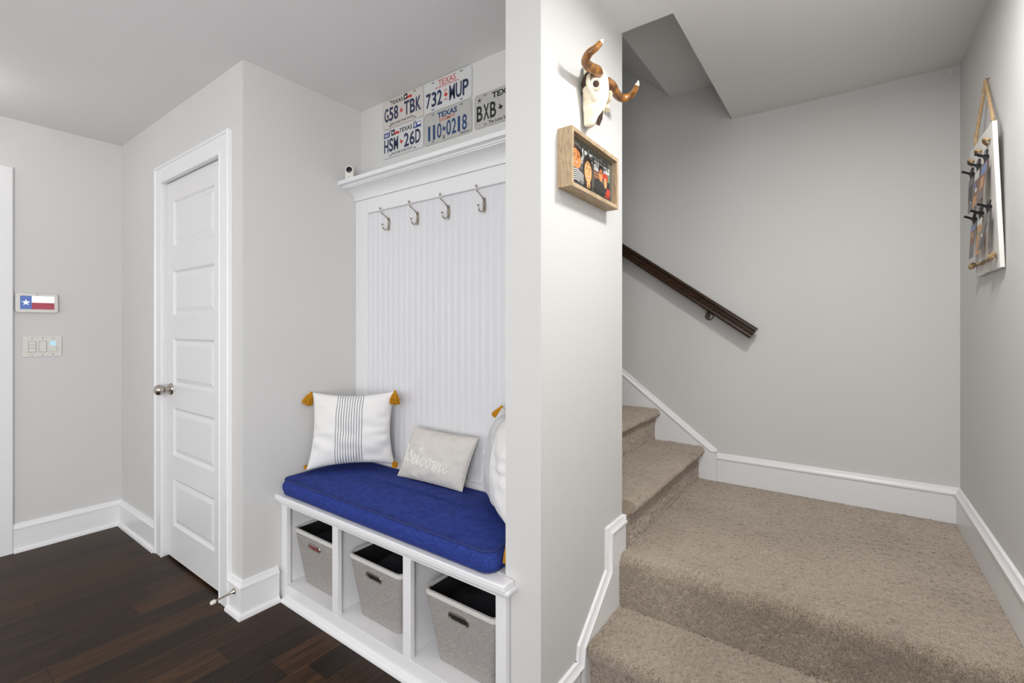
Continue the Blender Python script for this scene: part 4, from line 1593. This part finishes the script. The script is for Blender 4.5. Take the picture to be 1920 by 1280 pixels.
pics = [('photogrey', [('photoblack', rc(0, .3, 1, .8)), ('white', ell(.55, .3, .1, .04))], 'dark grey photo print in the top row, farthest from the camera'),
        ('photobrown', [('phototan', rc(.1, .0, .9, .3)), ('photosky', rc(0, .75, 1, 1)), ('white', rc(.4, .4, .8, .5)), ('photoblue', rc(.1, .5, .5, .7))], 'brown and tan photo print in the middle of the top row'),
        ('photobrown', [('photoblue', rc(0, .68, 1, .95)), ('phototan', rc(.15, .3, .8, .62)), ('photogrey', rc(0, 0, 1, .22))], 'photo print with a blue patch in the top row, nearest the camera'),
        ('photogrey', [('photobrown', rc(0, .4, 1, .8)), ('photoblue', rc(0, .8, 1, .95)), ('phototan', rc(.2, .6, .7, .75))], 'grey brown photo print in the bottom row, farthest from the camera'),
        ('phototan', [('photosky', rc(0, .82, 1, 1)), ('photogreen', rc(.1, .55, .9, .62))], 'tan photo print in the middle of the bottom row'),
        ('photogrey', [('photoblack', rc(.6, 0, 1, .7)), ('white', ell(.4, .4, .12, .04))], 'dark photo print swinging outward in the bottom row, nearest the camera')]
k = 0
for row, vt in enumerate((.372, .205)):
    for ci, u in enumerate(cols3):
        # clip
        b = MB()
        Cc = fb(u, vt, .0)
        b.tube([Cc, Cc + Nb * .010 + Vb * .010], .006, 8)
        b.tube(smoothpts([Cc + Vb * -.004 + Nb * .006, Cc + Vb * .010 + Nb * .008, Cc + Vb * .026 + Nb * .003 - Ub * .004], 4), .0042, 8)
        b.tube(smoothpts([Cc + Vb * -.006 + Nb * .008, Cc + Vb * .006 + Nb * .014, Cc + Vb * .018 + Nb * .034], 4), .0042, 8)
        b.tube([Cc + Vb * -.006 + Nb * .007, Cc + Vb * -.020 + Nb * .009], [.006, .003], 8)
        b.build('clip', 'black', pb_, smooth=True)
        base, its, lb = pics[k]
        sw_ = (.0, .05, .08, .03, .03, .14)[k]
        Np = (Nb + Vector((0, 0, 0))).normalized()
        Vp = (Vb + Nb * -(.05 + sw_)).normalized() if False else (Vb - Nb * (.06 + sw_)).normalized()
        Up = Ub
        Nn = Up.cross(Vp); Nn = Nn if Nn.dot(Nb) > 0 else -Nn
        o_ = art(None, its, 'photo_print', base, Cc + Vb * -.014 + Nb * .010, Up, Vp, Nn, (-.036, -.125, .036, .0))
        tag(o_, lb, 'photo', gr)
        k += 1

# ================================================================ CEILING LAMPS (mostly out of frame; the second flush one is added fill)
for i, (lx, ly, pw) in enumerate(LAMPS):
    lp = thing('ceiling_lamp', ['round white flush ceiling lamp over the stair foot', 'unseen round white flush fill lamp added beside the right-hand wall'][i],
               'ceiling lamp', (lx, ly, ZC), 'flush ceiling lamps')
    b = MB(); b.lathe([(.001, 0), (.140, 0), (.140, .022), (.134, .026), (.001, .026)], (lx, ly, ZC - .0005), (0, 0, -1), 32); b.build('rim', 'plastic', lp, smooth=True)
    b = MB(); b.lathe([(.132, .026), (.128, .034), (.10, .040), (.001, .042)], (lx, ly, ZC - .0005), (0, 0, -1), 32); b.build('diffuser', 'lampglass', lp, smooth=True)
    l = bpy.data.lights.new('lamp', 'AREA'); l.shape = 'DISK'; l.size = .24; l.energy = pw; l.color = (1.0, .992, .98)
    lo_ = bpy.data.objects.new('lamp_light', l); COL.objects.link(lo_); lo_.location = (lx, ly, ZC - .046)
# small globe lamp by the doorway, which leaves a glow on the ceiling
gx, gy = -3.33, .12
lp = thing('globe_lamp', 'small white globe lamp under the ceiling near the doorway casing', 'ceiling lamp', (gx, gy, ZC))
b = MB(); b.lathe([(.001, 0), (.055, 0), (.055, .012), (.012, .016), (.010, .075), (.001, .076)], (gx, gy, ZC - .0005), (0, 0, -1), 24); b.build('mount', 'plastic', lp, smooth=True)
b = MB(); b.lathe([(.012, .072)] + [(.055 * math.sin(math.radians(k)), .128 - .055 * math.cos(math.radians(k))) for k in range(15, 180, 12)] + [(.001, .183)], (gx, gy, ZC), (0, 0, -1), 24)
b.build('globe', 'lampglass', lp, smooth=True)
l = bpy.data.lights.new('globe', 'POINT'); l.shadow_soft_size = .06; l.energy = 8; l.color = (1.0, .97, .92)
lo_ = bpy.data.objects.new('globe_light', l); COL.objects.link(lo_); lo_.location = (gx, gy, ZC - .128)
